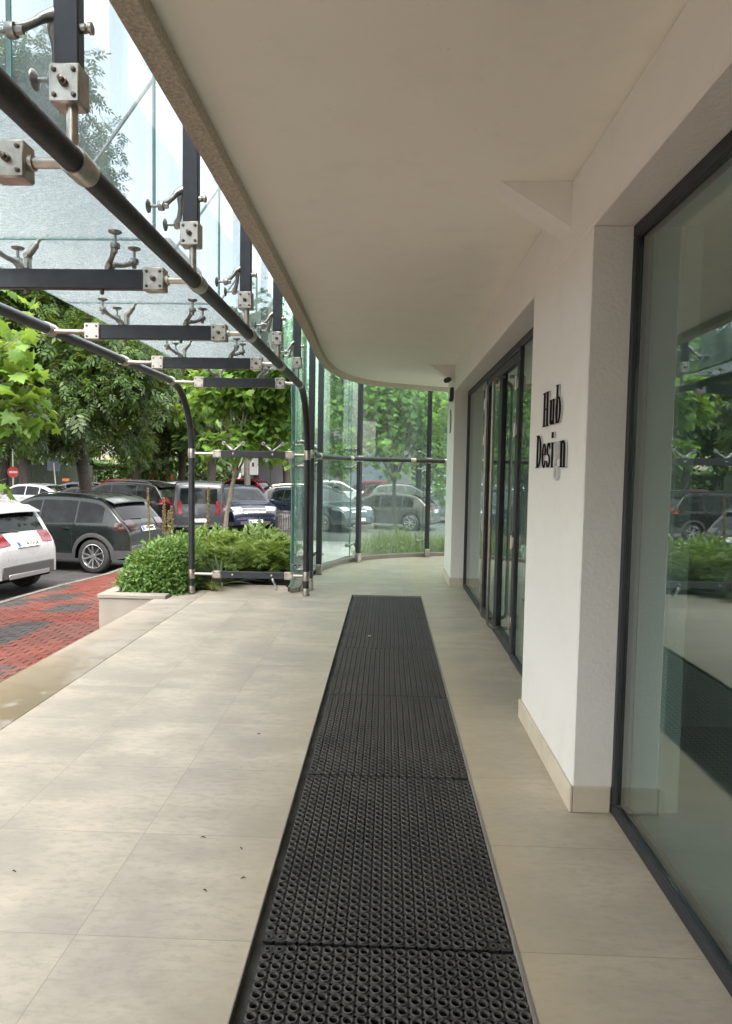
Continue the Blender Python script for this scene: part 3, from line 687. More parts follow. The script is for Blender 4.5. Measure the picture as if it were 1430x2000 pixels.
def fitting(parent, pos, n, a, e, D, discs=True, bp_=cp, ya=.12, ee=.075):
    """spider: two arms from pos (on bar face) to +-a, towards bar end e, D = distance to glass"""
    n, a, e, pos = Vector(n), Vector(a), Vector(e), Vector(pos); b = MB()
    for sgn in (-1, 1):
        tip = pos + a * sgn * ya + e * ee + n * (D * .5 if discs else D)
        arm(b, pos + a * sgn * .012, tip, n if discs else Vector((0, -1, 0)) if abs(n.z) > .5 else n)
        if discs:
            b.cyl(tip - n * .03, tip + n * (D * .5 - .012), .0075, 8)
            b.lathe([(0, -.034), (.011, -.034), (.013, -.022), (.013, -.012)], tip, n, 6)
            b.lathe([(.0, -.014), (.012, -.014), (.03, -.006), (.032, 0), (.0, 0)], tip + n * (D * .5), n, 18)
    return bp_(b, 'spider_fitting', 'castiron', parent, 50)
def clamp(b, c, ax, up, face, hx, hy, hz, centre=True):
    """clamp block with four bolts and a centre nut on its face side"""
    ax, up, face, c = Vector(ax), Vector(up), Vector(face), Vector(c)
    b.obox(c, ax, up, face, hx, hy, hz, 0, .006)
    for i in (-1, 1):
        for j in (-1, 1): b.lathe([(.0075, 0), (.0075, .005), (.004, .008), (0, .008)], c + face * hz + ax * i * hx * .62 + up * j * hy * .62, face, 7, 1)
    if centre:
        b.lathe([(.013, 0), (.013, .010), (.009, .012), (.009, .026), (.0, .029)], c + face * hz, face, 8, 1)
def cross_bar(y, z, hb, discs, xi=XI, xo=XO):
    b = MB(); b.bx(-1.975, -1.205, y - .022, y + .022, z - hb, z + hb, 0, .004); cb = cp(b, 'crossbar', 'black_metal')
    for x, s_ in ((-2.02, -1), (-1.155, 1)):
        b = MB(); clamp(b, (x, y, z), (1, 0, 0), (0, 0, 1), (0, -1, 0), .053, .056 if hb > .04 else .045, .034, s_ > 0 and discs)
        xt = xo if s_ < 0 else xi
        b.cyl((x + s_ * .05, y, z), (xt, y, z), .0165, 12, 0)
        b.lathe([(.0165, 0), (.024, 0), (.024, .014), (.0165, .014)], (x + s_ * .053, y, z), (s_, 0, 0), 12, 0)
        cp(b, 'end_clamp', ['steel', 'bolt'], cb, 40)
    if discs:
        fitting(cb, (-1.38, y, z + hb + .012), (0, 0, 1), (0, 1, 0), (1, 0, 0), .145 - .012)
        fitting(cb, (-1.83, y, z + hb + .012), (0, 0, 1), (0, 1, 0), (-1, 0, 0), .145 - .012)
        for x in (-1.42, -1.80):
            b = MB(); b.lathe([(.011, 0), (.011, .016), (.008, .022), (0, .026)], (x, y, z - hb), (0, 0, -1), 8, 0); cp(b, 'dome_nut', 'bolt', cb, 40)
    return cb
tubes = []
for xx in (XI, XO):
    zt = ZT if xx == XI else 2.43
    y_end = 7.93; rr = .76
    path = [(xx, -2.2, zt)] + [(xx, y_, zt) for y_ in (0, 2, 4, 6, y_end - rr)]
    path += [(xx, y_end - rr + rr * math.sin(a), zt - rr + rr * math.cos(a)) for a in np.linspace(.1, PI / 2, 14)] + [(xx, y_end, 1.2), (xx, y_end, .6), (xx, y_end, .0)]
    b = MB(); b.tube(path, .0365, 18); tb = cp(b, 'bent_tube', 'tube_metal' if xx == XI else 'black_metal', None, 60)
    for y_ in YB:
        b = MB(); b.lathe([(.0365, -.05), (.042, -.05), (.043, -.046), (.043, .046), (.042, .05), (.0365, .05)], (xx, y_, zt), (0, 1, 0), 20); cp(b, 'collar', 'steel', tb, 40)
    for z_, h_ in ((1.675, .055), (.235, .055), (.045, .045)):
        b = MB(); b.lathe([(.0365, -h_), (.042, -h_), (.043, -h_ + .004), (.043, h_ - .004), (.042, h_), (.0365, h_)], (xx, y_end, z_), (0, 0, 1), 20); cp(b, 'collar', 'steel', tb, 40)
for y_ in YB: cross_bar(y_, 2.415, .047, True)
for z_ in (1.675, .235):
    cb = cross_bar(7.93, z_, .040, False)
    for x in (-1.83, -1.36):
        b = MB(); b.lathe([(.013, 0), (.013, .008), (.008, .013), (0, .014)], (x, 7.908, z_), (0, -1, 0), 12); cp(b, 'bolt_head', 'steel', cb, 40)
    if z_ > 1:
        for x in (-1.83, -1.36): fitting(cb, (x, 7.93, z_ + .045), (0, 0, 1), (1, 0, 0), (0, 0, 1), .085, False, ya=.115, ee=.0)
    else:
        b = MB(); arm(b, (-1.34, 7.9, z_ - .05), (-1.29, 7.86, z_ - .15), (0, -1, 0)); cp(b, 'loose_arm', 'castiron', cb, 50, label='loose arm hanging down from the lowest crossbar')
ZG = 2.415 + .047 + .145
ye = [-1.72] + YB[:-1] + [7.50]
for a, c in zip(ye[:-1], ye[1:]):
    if c == 7.5: a = YB[-2]
    b = MB(); b.bx(-2.20, -1.172, a + .006, c - .006, ZG, ZG + .014)
    gp = cp(b, 'canopy_pane', ['canopy_glass', 'glass_edge'])
    for p_ in gp.data.polygons:
        if abs(p_.normal.z) < .5: p_.material_index = 1
for y_ in YB:
    b = MB(); x0 = -1.79
    b.bx(x0 - .012, x0 + .012, y_ - .02, y_ + .02, 2.462, 2.53, 0, .004); b.cyl((x0, y_ - .026, 2.525), (x0, y_ + .026, 2.525), .012, 10)
    d_ = Vector((-1.12 - x0, .02, .92)).normalized()
    b.tube([Vector((x0, y_, 2.525)), Vector((x0, y_, 2.525)) + d_ * .07, Vector((x0, y_, 2.525)) + d_ * .085], [.017, .017, .008], 10)
    b.cyl(Vector((x0, y_, 2.525)), Vector((x0, y_, 2.525)) + d_ * 1.13, .0085, 8)
    b.lathe([(.0, -.02), (.022, -.02), (.022, .03), (0, .03)], Vector((x0, y_, 2.525)) + d_ * 1.13, d_, 12)
    cp(b, 'suspension_rod', 'steel', None, 40)

# ================================================================== GLASS FACADE
OF = (-1, 8, 0)
fa = empty('glass_facade', OF, 'tall frameless glass facade on dark mullions with steel spider fittings, curving round the porch end', 'facade')
def fp(mb_, name, mats, parent=None, smooth=None, **kw): return mb_.build(name, mats, parent or fa, OF, smooth, **kw)
XM, XG = -.978, -1.155
def mullion_at(y):
    b = MB(); b.bx(XM - .038, XM + .038, y - .022, y + .022, 2.69, 5.4, 0, .004); m_ = fp(b, 'mullion', 'black_metal')
    b = MB(); clamp(b, (XM, y, 2.632), (1, 0, 0), (0, 0, 1), (0, -1, 0), .047, .058, .036)
    b.cyl((XM + .008, y, ZT + .03), (XM + .008, y, 2.58), .017, 12, 0); fp(b, 'end_clamp', ['steel', 'bolt'], m_, 40)
    fitting(m_, (XM - .044, y, 2.835), (-1, 0, 0), (0, 1, 0), (0, 0, -1), abs(XG - XM) - .05, True, fp, .12, .11)
    b = MB(); b.lathe([(.014, 0), (.014, .014), (.010, .018), (.017, .024), (.017, .034), (.0, .04)], (XM + .038, y, 2.805), (1, 0, 0), 12); fp(b, 'dome_nut', 'steel', m_, 40)
for y_ in YB: mullion_at(y_)
# floor standing mullions round the curve
MU = [((XI, 8.33), (0, 1)), ((-.965, 9.60), (.15, .99)), ((-.46, 10.99), (.68, .73)), ((.72, 11.84), (.93, .37)), ((2.0, 12.14), (.99, .1)), ((3.3, 12.22), (.99, .1))]
for (mx, my), tg in MU:
    tg = Vector((tg[0], tg[1], 0)).normalized(); nr = Vector((-tg.y, tg.x, 0))
    b = MB(); b.obox((mx, my, 2.75), nr, tg, (0, 0, 1), .038, .030, 2.65, 0, .004); m_ = fp(b, 'mullion', 'black_metal')
    b = MB(); clamp(b, (mx, my, .075), tg if abs(tg.x) > .5 else nr, (0, 0, 1), (0, -1, 0) if abs(tg.x) < .5 else -nr, .044, .073, .042, False)
    fp(b, 'base_shoe', ['steel', 'bolt'], m_, 40)
    b = MB(); clamp(b, (mx, my, 1.70), tg if abs(tg.x) > .5 else nr, (0, 0, 1), (0, -1, 0) if abs(tg.x) < .5 else -nr, .046, .05, .046, False); fp(b, 'tube_bracket', ['steel', 'bolt'], m_, 40)
    for z_, e_ in ((1.80, 1), (1.60, -1), (.32, -1)):
        fitting(m_, Vector((mx, my, z_)) + nr * .042, nr, tg, (0, 0, e_), .135, True, fp, .105, .05)
# horizontal rail on the inside of the mullions
rail = [(-.95, 7.93, 1.70), (-.925, 8.33, 1.70), (-.90, 9.58, 1.70), (-.40, 10.93, 1.70), (.74, 11.78, 1.70), (2.0, 12.07, 1.70), (3.3, 12.15, 1.7)]
rp = [tuple(p) for p in catmull(rail, 8)]
b = MB(); b.tube(rp[8:], .034, 14); rl = fp(b, 'rail', 'tube_metal', None, 60)
b = MB(); b.tube(rp[:12], .0175, 12); b.lathe([(.018, -.06), (.036, -.06), (.04, -.05), (.04, .05), (.036, .06)], rp[14], Vector(rp[15]) - Vector(rp[13]), 16)
for k_ in (22, 30, 34): b.lathe([(.034, -.05), (.039, -.05), (.039, .05), (.034, .05)], rp[k_], Vector(rp[k_ + 1]) - Vector(rp[k_ - 1]), 16)
fp(b, 'collar', 'steel', rl, 40)
def pane(pts, z0, z1, name='glass_pane', gm_='facade_glass'):
    """vertical pane following plan points"""
    b = MB(); P = [np.array(p) for p in pts]; th = .012; k = len(P); nr = []
    for i in range(k):
        t_ = P[min(i + 1, k - 1)] - P[max(i - 1, 0)]; t_ = t_ / np.linalg.norm(t_); nr.append(np.array((-t_[1], t_[0])))
    A = [(*p, z0) for p in P]; B = [(*p, z1) for p in P]; C_ = [(*(p + n_ * th), z0) for p, n_ in zip(P, nr)]; D_ = [(*(p + n_ * th), z1) for p, n_ in zip(P, nr)]
    b.grid([A, B]); b.grid([C_, D_], 0, True)
    b.grid([A, C_], 1); b.grid([B, D_], 1); b.grid([[A[0], B[0]], [C_[0], D_[0]]], 1); b.grid([[A[-1], B[-1]], [C_[-1], D_[-1]]], 1)
    return fp(b, name, [gm_, 'glass_edge'], None, 60)
for a, c in zip([-1.72] + YB[:-1], YB): pane([(XG, a + .006), (XG, c - .006)], ZG + .03, 5.3)
# pane with curved lower corner above the bend of the tube
b = MB(); prof = [(YB[-1] + .006, ZG + .03), (7.75, ZG + .02), (7.95, ZG - .03), (8.05, 2.3), (8.10, 1.9), (8.125, 1.2), (8.13, .03), (8.322, .03), (8.322, 5.3), (YB[-1] + .006, 5.3)]
n = len(prof); vs = [(XG, u, w_) for u, w_ in prof] + [(XG - .012, u, w_) for u, w_ in prof]
b.add(vs, [tuple(range(n)), tuple(range(2 * n - 1, n - 1, -1))], 0); b.add(vs, [(i, (i + 1) % n, n + (i + 1) % n, n + i) for i in range(n)], 1)
fp(b, 'glass_pane', ['wall_glass', 'glass_edge'])
seg = [[p for p in gpath if 8.332 < p[1] and p[1] < 9.42], gpath[10:21], gpath[20:31], gpath[30:41], gpath[40:51]]
seg[0] = [(XG, 8.334)] + [p for p in gpath[2:11]]
for s_ in seg:
    P = [np.array(p) for p in s_]; d0 = (P[1] - P[0]); d1 = P[-1] - P[-2]
    P[0] = P[0] + d0 / np.linalg.norm(d0) * .006; P[-1] = P[-1] - d1 / np.linalg.norm(d1) * .006
    pane(P, .065, 5.3, gm_='wall_glass')
b = MB(); P = [(-1.155, 8.15)] + gpath
q0 = offset(P, .09); q1 = offset(P, -.05)
b.grid([[(*q0[i], -.02), (*q0[i], .06), (*q1[i], .06), (*q1[i], -.3)] for i in range(len(P))]); structure(b.build('facade_kerb', 'coping', None))

# ================================================================== TREES AND PLANTS
def lobed_leaf():
    """five-lobed plane leaf, axis +x, about 1 long, slightly folded"""
    pol = [(0, 0), (.10, .26), (-.06, .50), (.22, .44), (.40, .62), (.44, .36), (.66, .36), (.60, .22), (1.0, 0), (.60, -.22), (.66, -.36), (.44, -.36), (.40, -.62), (.22, -.44), (-.06, -.50), (.10, -.26)]
    v = [(x, y, -.22 * abs(y) - .12 * x * x) for x, y in pol] + [(.32, 0, .03)]
    n = len(pol); return v, [(n, i, (i + 1) % n) for i in range(n)]
def ash_leaf():
    v, f = [], []
    def lf(x, y, ang, l):
        o = len(v); c, s_ = math.cos(ang), math.sin(ang); w_ = l * .2
        for a, b_, z in ((0, 0, 0), (.4 * l, w_, -.03 * l), (l, 0, -.12 * l), (.4 * l, -w_, -.03 * l)): v.append((x + a * c - b_ * s_, y + a * s_ + b_ * c, z))
        f.append((o, o + 1, o + 2)); f.append((o, o + 2, o + 3))
    for x in (.15, .40, .63):
        for sg in (-1, 1): lf(x, 0, sg * 1.0, .42)
    lf(.75, 0, 0, .45)
    return v, f
def oval_leaf():
    return [(0, 0, 0), (.35, .26, -.05), (.75, .2, -.08), (1, 0, -.16), (.75, -.2, -.08), (.35, -.26, -.05), (.5, 0, .03)], [(6, i, (i + 1) % 6) for i in range(6)]
def spray_leaf():
    v, f = [], []
    for ang, l in ((0, 1), (.55, .6), (-.55, .6), (.3, .85), (-.3, .85)):
        o = len(v); c, s_ = math.cos(ang), math.sin(ang); w_ = .045
        for a, b_, z in ((0, 0, 0), (.5 * l, w_, .03), (l, 0, .0), (.5 * l, -w_, .03)): v.append((a * c - b_ * s_, a * s_ + b_ * c, z))
        f.append((o, o + 1, o + 2, o + 3))
    return v, f
def crown_points(centres, radii, per, flat=.8):
    P, O = [], []
    for c, r in zip(centres, radii):
        n = max(3, int(per * r * r)); d = unit(n); rad = r * RNG.random(n) ** .45
        p = np.array(c) + d * rad[:, None] * np.array([1, 1, flat]); P.append(p); O.append(d)
    return np.concatenate(P), np.concatenate(O)
def orient(out, droop=.5, up_amt=1.0):
    n = len(out)
    ax = out * .7 + unit(n) * .7; ax[:, 2] -= droop
    up = np.tile([0, 0, up_amt], (n, 1)) + unit(n) * .65 + out * .25
    return ax, up
def limb(b, a, c, r0, r1, wob=.12, n=7):
    a, c = Vector(a), Vector(c); L_ = (c - a).length; P = []
    for i in range(n):
        t_ = i / (n - 1); w_ = wob * L_ * math.sin(PI * t_)
        P.append(a.lerp(c, t_) + Vector((random.uniform(-1, 1), random.uniform(-1, 1), random.uniform(-.3, 1.0))) * w_ * .45 + Vector((0, 0, L_ * .10 * math.sin(PI * t_))))
    b.tube(P, [r0 + (r1 - r0) * i / (n - 1) for i in range(n)], 8, 0)
    return P
def tree(name, base, label, group, trunk_h, r0, centres, radii, per, leaf, size, mat, bark, droop=.5, lean=(0, 0), limbs=None, flat=.8, szvar=.35, cat='tree', forks=None):
    root = empty(name, base, label, cat, group); base = Vector(base)
    b = MB(); top = base + Vector((lean[0], lean[1], trunk_h))
    P = [base + Vector((lean[0] * t_ * t_, lean[1] * t_ * t_, trunk_h * t_)) + Vector((random.uniform(-.04, .04), random.uniform(-.04, .04), 0)) * (1 if 0 < t_ < 1 else 0) for t_ in (0, .03, .15, .35, .6, .8, 1)]
    b.tube(P, [r0 * k for k in (1.45, 1.15, 1, .92, .84, .76, .66)], 12)
    order = sorted(range(len(centres)), key=lambda i: -radii[i])
    for i in (order[:limbs] if limbs else order):
        c = Vector(centres[i])
        st = P[random.choice((4, 5, 6))] if trunk_h > 1.5 else P[6]
        Q = limb(b, st, c, r0 * random.uniform(.28, .45), r0 * .07)
        for k in range(3):
            e = c + Vector(unit(1)[0]) * radii[i] * .75
            b.tube([Q[4], Q[4].lerp(e, .5) + Vector((0, 0, .08 * radii[i])), e], [r0 * .14, r0 * .09, r0 * .03], 5)
    for a_, c_, ra, rb in (forks or []): limb(b, a_, c_, ra, rb, .10, 9)
    b.build('trunk', bark, root, tuple(base), 60)
    pos, out = crown_points(centres, radii, per, flat)
    ax, up = orient(out, droop); sc_ = size * (1 + RNG.uniform(-szvar, szvar, len(pos)))
    v, f = leaf()
    scatter('crown', v, f, pos - np.array(base), ax, up, sc_, mat, root)
    return root
def clumps(n, c, r, rr, shell=.55, keep=lambda p: True):
    C_, Rd = [], []
    while len(C_) < n:
        d = unit(1)[0]; q = shell + (1 - shell) * RNG.random()
        p = np.array(c) + d * q * np.array(r)
        if keep(p): C_.append(tuple(p)); Rd.append(rr * RNG.uniform(.65, 1.35))
    return C_, Rd

# big ash tree beyond the first parked cars; its crown hangs over the canopy's outer edge
cc, rr_ = clumps(105, (-9.8, 17.0, 6.3), (4.6, 4.2, 5.0), 1.0, .35, lambda p: p[2] > (1.9 if p[0] > -11 else 3.3) and not (p[0] > -5.6 and p[2] > 6))
e1, r1 = clumps(40, (-6.1, 14.6, 3.6), (1.5, 1.6, 1.5), .62, .3, lambda p: p[2] > 2.2)
e2, r2 = clumps(8, (-8.6, 15.5, 10.6), (2.2, 1.6, 1.6), .8, .3)
tree('ash_tree', (-8.5, 19.0, ZR), 'big dark ash tree with drooping leaves over the parked cars, left of the canopy', None, 4.6, .19, cc + e1 + e2, rr_ + r1 + r2, 290, ash_leaf, .30, 'leaf_dark', 'bark_dark', .75, (-.4, -1.0), 26, .85,
     forks=[((-9.2, 18.0, 3.2), (-11.6, 15.8, 4.9), .17, .07), ((-9.2, 17.9, 3.2), (-7.4, 15.6, 4.9), .16, .06), ((-7.9, 16.2, 4.7), (-6.2, 14.6, 4.5), .08, .03), ((-9.0, 18.0, 3.3), (-12.5, 16.5, 3.6), .14, .05)])
# young plane at the left edge, only its right-hand branches reach the picture
cc, rr_ = clumps(22, (-5.2, 6.7, 2.75), (1.35, 1.1, 1.25), .42, .35, lambda p: p[2] > 2.25 or p[0] < -4.7)
cc += [(-3.86, 6.45, 2.62), (-3.72, 6.5, 2.35), (-3.62, 6.5, 2.05), (-4.0, 6.6, 2.0), (-3.45, 6.6, 1.97), (-3.98, 6.4, 1.34), (-3.72, 6.45, 1.28), (-4.1, 6.3, 2.2), (-3.5, 6.5, 2.28), (-3.6, 6.4, 2.6)]
rr_ += [.30, .30, .28, .30, .22, .15, .12, .34, .26, .26]
tree('plane_tree', (-5.0, 6.9, ZP - .12), 'young plane tree with bright lobed leaves at the left edge of the photo', 'young plane trees', 2.6, .06, cc, rr_, 250, lobed_leaf, .155, 'leaf_lime', 'bark_pale', .45, (.05, -.05), None, .85)
# young plane in the bed behind the open steel bars
cc, rr_ = clumps(44, (-2.35, 12.6, 3.25), (1.25, 1.2, 1.5), .46, .35, lambda p: p[2] > 1.75)
cc += [(-3.2, 12.2, 1.95), (-2.0, 12.3, 1.95), (-1.55, 12.4, 2.2)]; rr_ += [.32, .34, .3]
tree('plane_tree', (-3.0, 12.4, -.35), 'young plane tree with a thin stem and large light leaves behind the open steel bars', 'young plane trees', 2.9, .045, cc, rr_, 520, lobed_leaf, .135, 'leaf_lime', 'bark_pale', .6, (.35, .1), None, .85)
# planes seen through the curved glass
cc, rr_ = clumps(64, (-.2, 19.0, 3.6), (2.5, 1.4, 1.9), .62, .35, lambda p: p[2] > 1.5)
tree('plane_tree', (.25, 19.4, ZP), 'plane tree standing behind the curved glass, above the grey hatchback', 'young plane trees', 3.0, .06, cc, rr_, 200, lobed_leaf, .155, 'leaf_lime', 'bark_dark', .6, (-.1, -.1), None, .85)
cc, rr_ = clumps(22, (-2.1, 21.5, 2.6), (1.1, .9, 1.6), .5, .3, lambda p: p[2] > .9)
tree('plane_tree', (-2.3, 21.4, ZR), 'plane tree with low leaves over the slate blue car bonnet, behind the curved glass', 'young plane trees', 2.4, .10, cc, rr_, 200, lobed_leaf, .15, 'leaf_lime', 'bark_dark', .6, (0, 0), None, .85)
cc, rr_ = clumps(20, (2.05, 17.3, 2.3), (.8, .8, 1.5), .5, .3)
tree('plane_tree', (2.3, 17.6, ZP), 'small bright plane tree just left of the far white pillar', 'young plane trees', 2.4, .08, cc, rr_, 200, lobed_leaf, .15, 'leaf_lime', 'bark_dark', .6, (0, 0), None, .85)
# background trees
BT = [((-13.6, 36.0), 9, 3.0, 'dark', 'dark tree filling the gap right of the big ash, above the grey van'),
      ((-5.6, 37.5), 9, 2.8, 'mid', 'mid green tree behind the black estate, right of the young plane'),
      ((-16.8, 30.5), 9, 3.4, 'dark', 'dark leafy tree over the white saloon, behind the big ash'),
      ((-21.5, 37), 10, 4.0, 'dark', 'dark tree over the leaning road sign'),
      ((-8.9, 33.5), 9, 3.0, 'mid', 'mid green tree right of the apartment block gap, behind the grey van'),
      ((-27.5, 36), 10, 4.2, 'dark', 'dark tree behind the no entry sign'),
      ((-12.4, 40), 11, 3.4, 'dark', 'dense dark tree right of the hedge and kiosk'),
      ((-36, 47), 13, 6.5, 'mid', 'broad green tree behind the dark fence at the far left'),
      ((-27.5, 44), 10, 3.6, 'mid', 'bright green tree behind the fence, left of the apartment block gap'),
      ((-21.3, 45), 12, 4.0, 'dark', 'dense tree right of the apartment block, above the red kiosk'),
      ((-15.5, 46), 13, 4.4, 'back', 'tall tree behind the young plane tree in the planting bed'),
      ((-10.2, 52), 12, 4.2, 'dark', 'dark tree in front of the grey panelled building'),
      ((-4.6, 44), 12, 4.6, 'back', 'tall pale green tree behind the left half of the curved glass'),
      ((2.2, 47), 13, 4.8, 'back', 'tall pale green tree filling the curved glass above the grey hatchback'),
      ((8.6, 45), 13, 4.6, 'mid', 'tall tree behind the far white pillar'),
      ((15, 48), 13, 5, 'back', 'far tree hidden mostly by the office building'),
      ((-50, 52), 14, 7, 'dark', 'far tree beyond the left edge of the photo'),
      ((-33.5, 62), 11, 4.2, 'back', 'pale tree beside the apartment block, above the hedge')]
for (x, y), h_, r_, kind, lab in BT:
    lo = {'mid': 2.0, 'dark': 2.2, 'back': 1.8}[kind]
    cc, rr_ = clumps(int(30 + r_ * 5), (x, y, h_ * .5 + lo * .5), (r_, r_, h_ * .5 - lo * .35), r_ * .30, .5, lambda p: p[2] > lo)
    tree('background_tree', (x, y, ZR), lab, 'trees behind the car park', h_ * .42, .24, cc, rr_, 75, oval_leaf, .42, {'mid': 'leaf_mid', 'dark': 'leaf_dark', 'back': 'leaf_back'}[kind], 'bark_dark', .35, (random.uniform(-.4, .4), 0), 12, .85)
# far wood closing the horizon: one mass nobody could count
n = 15000; x = RNG.uniform(-75, 40, n); y = 74 + RNG.normal(0, 2.5, n); hh = 7.5 + 2.2 * np.sin(x * .31) + 1.4 * np.sin(x * .83 + 2) + .8 * np.sin(x * 2.1)
z = hh * RNG.random(n) ** .8; kk = ~((x > -32.2) & (x < -28.3) & (z > 3.2)); x, y, z = x[kk], y[kk], z[kk]; n = len(x)
ax, up = orient(np.tile([0, -1.0, .3], (n, 1)), .3); v, f = oval_leaf()
fw_ = scatter('far_trees', v, f, np.stack([x, y, z + ZR], 1), ax, up, 1.0 * RNG.uniform(.6, 1.5, n), 'leaf_back'); tag(fw_, 'far belt of trees closing the view behind the car park', 'trees', None, 'stuff')
# trimmed hedge
def bush(name, loc, label, cat, pts, out, leaf, size, mat, droop=.1, stems=None, group=None, up_amt=1.0):
    root = empty(name, loc, label, cat, group)
    ax, up = orient(out, droop, up_amt); v, f = leaf()
    scatter('foliage', v, f, pts, ax, up, size * (1 + RNG.uniform(-.3, .3, len(pts))), mat, root)
    if stems:
        b = MB()
        for a, c, r_ in stems: b.tube([a, (Vector(a) + Vector(c)) / 2 + Vector((random.uniform(-.03, .03), random.uniform(-.03, .03), .02)), c], [r_, r_ * .8, r_ * .4], 6)
        b.build('stems', 'bark_dark', root)
    return root
n = 4200
p = np.stack([RNG.uniform(-2.0, 2.0, n), RNG.uniform(-.6, .6, n), RNG.uniform(.05, 1.9, n)], 1)
sel = RNG.integers(0, 3, n); out = np.zeros((n, 3))
p[sel == 0, 1] = -.6 + RNG.normal(0, .07, (sel == 0).sum()); out[sel == 0] = (0, -1, .2)
p[sel == 1, 2] = 1.9 + RNG.normal(0, .09, (sel == 1).sum()); out[sel == 1] = (0, -.2, 1)
p[sel == 2, 0] = np.sign(p[sel == 2, 0]) * 2.0 + RNG.normal(0, .08, (sel == 2).sum()); out[sel == 2] = (.6, -.5, .3)
p += RNG.normal(0, .05, (n, 3))
bush('hedge', (-20.0, 49, ZR + .35), 'trimmed leafy hedge block in front of the red kiosk', 'hedge', p, out, oval_leaf, .20, 'leaf_mid', .2, [((-1.5 + k * .6, 0, 0), (-1.5 + k * .6, 0, 1.6), .05) for k in range(6)])
n = 900; d = unit(n); d[:, 2] = np.abs(d[:, 2]); p = d * np.array([1.0, .7, 1.0]) * RNG.random((n, 1)) ** .3
bush('shrub', (-23.7, 46.5, ZR + .1), 'small bright green bush beyond the silver car, left of the hedge', 'shrub', p, d, oval_leaf, .24, 'leaf_lime', .2)
n = 2600; d = unit(n); d[:, 2] = np.abs(d[:, 2]); p = d * np.array([2.6, 1.0, 2.0]) * RNG.random((n, 1)) ** .3
bush('shrub', (-12.6, 45.0, ZR), 'dark dense shrub behind the grey van, below the trees', 'shrub', p, d, oval_leaf, .26, 'leaf_dark', .2)

# planter
b = MB()
pl_z = .035
b.bx(-3.30, -2.52, 7.56, 7.66, ZP, pl_z - .05, 0, .004); b.bx(-3.30, -3.20, 7.662, 12.3, ZP, pl_z - .05, 0, .004)
b.bx(-3.315, -2.52, 7.545, 7.70, pl_z - .047, pl_z, 0, .006); b.bx(-3.315, -3.17, 7.703, 12.3, pl_z - .047, pl_z, 0, .006)
b.bx(-2.805, -2.80, 7.5575, 7.5595, ZP, pl_z - .05)
tag(b.build('planter_wall', 'coping'), 'low pale stone planter wall at the end of the porch steps', 'planter')
b = MB(); r_ = []
for i in range(10):
    r_.append([(-3.2 + 2.06 * j / 9, 7.66 + 4.7 * i / 9, .0 + .05 * math.sin(i * 2.1 + j * 1.7)) for j in range(10)])
b.grid([row if i > 0 else [(x, y, -.02) for x, y, z in row] for i, row in enumerate(r_)]); so = b.build('planting_soil', 'soil', None, (0, 0, 0), 60); so.location.z = -.06; structure(so)
def dome(n, c, r, q=.35):
    d = unit(n); d[:, 2] = np.abs(d[:, 2]); return np.array(c) + d * np.array(r) * RNG.random((n, 1)) ** q, d
def multi(parts):
    P, O = zip(*[dome(*a) for a in parts]); return np.concatenate(P), np.concatenate(O)
p, d = multi([(3600, (-.08, 0, .0), (.52, .55, .58)), (1800, (.08, .30, .0), (.42, .5, .66)), (1500, (-.3, .15, -.05), (.42, .4, .40)), (1200, (-.02, -.25, .0), (.42, .3, .36)), (250, (.1, .1, .35), (.35, .3, .42)), (200, (-.2, .0, .3), (.25, .3, .32))])
bush('leafy_shrub', (-2.72, 8.25, .0), 'rounded bright green leafy shrub spilling over the corner of the stone planter', 'shrub', p, d, oval_leaf, .052, 'leaf_box', .1, [((random.uniform(-.2, .5), random.uniform(-.2, .3), -.05), (random.uniform(-.35, .25), random.uniform(-.2, .4), .45), .008) for _ in range(18)])
p, d = multi([(1500, (0, 0, 0), (.8, .5, .62)), (1300, (.7, .2, 0), (.55, .5, .66)), (600, (-.6, .1, 0), (.5, .5, .45))])
bush('leafy_shrub', (-2.65, 9.9, .0), 'taller yellow green shrub behind the rounded one, in front of the parked cars', 'shrub', p, d, oval_leaf, .09, 'leaf_weed', -.2)
# juniper: long low sprays
def juniper():
    P, O = [], []
    for k in range(150):
        a = random.uniform(0, 2 * PI); ln = random.uniform(.55, 1.25); rise = random.uniform(.12, .62); c0 = np.array((random.uniform(-.45, .55), random.uniform(-.5, .35), random.uniform(-.06, .08)))
        m_ = int(85 * ln); t_ = RNG.random(m_) ** .7
        r = ln * t_; h_ = rise * (1.6 * t_ - .95 * t_ ** 2.2)
        p = np.stack([r * math.cos(a) * .95, r * math.sin(a) * .75, h_], 1) + c0 + RNG.normal(0, .035, (m_, 3)); P.append(p)
        sl = rise * (1.6 - 2.1 * t_ ** 1.2) / ln
        O.append(np.stack([np.full(m_, math.cos(a)), np.full(m_, math.sin(a)), sl], 1) + RNG.normal(0, .32, (m_, 3)))
    return np.concatenate(P), np.concatenate(O)
p, d = juniper(); _k = p[:, 0] < .40; p, d = p[_k], d[_k]; root = empty('juniper', (-1.78, 9.45, .02), 'low spreading green juniper behind the lowest crossbar', 'shrub')
ax = d + np.array([0, 0, .10]); up = np.tile([0, 0, 1.0], (len(p), 1)) + unit(len(p)) * .4
v, f = spray_leaf(); scatter('foliage', v, f, p, ax, up, .13 * (1 + RNG.uniform(-.35, .35, len(p))), 'leaf_jun', root)
b = MB()
for k in range(22):
    a = random.uniform(0, 2 * PI); b.tube([(0, 0, 0), (.4 * math.cos(a), .35 * math.sin(a), .18), (.9 * math.cos(a), .7 * math.sin(a), random.uniform(.15, .4))], [.02, .014, .005], 6)
b.build('stems', 'bark_dark', root)
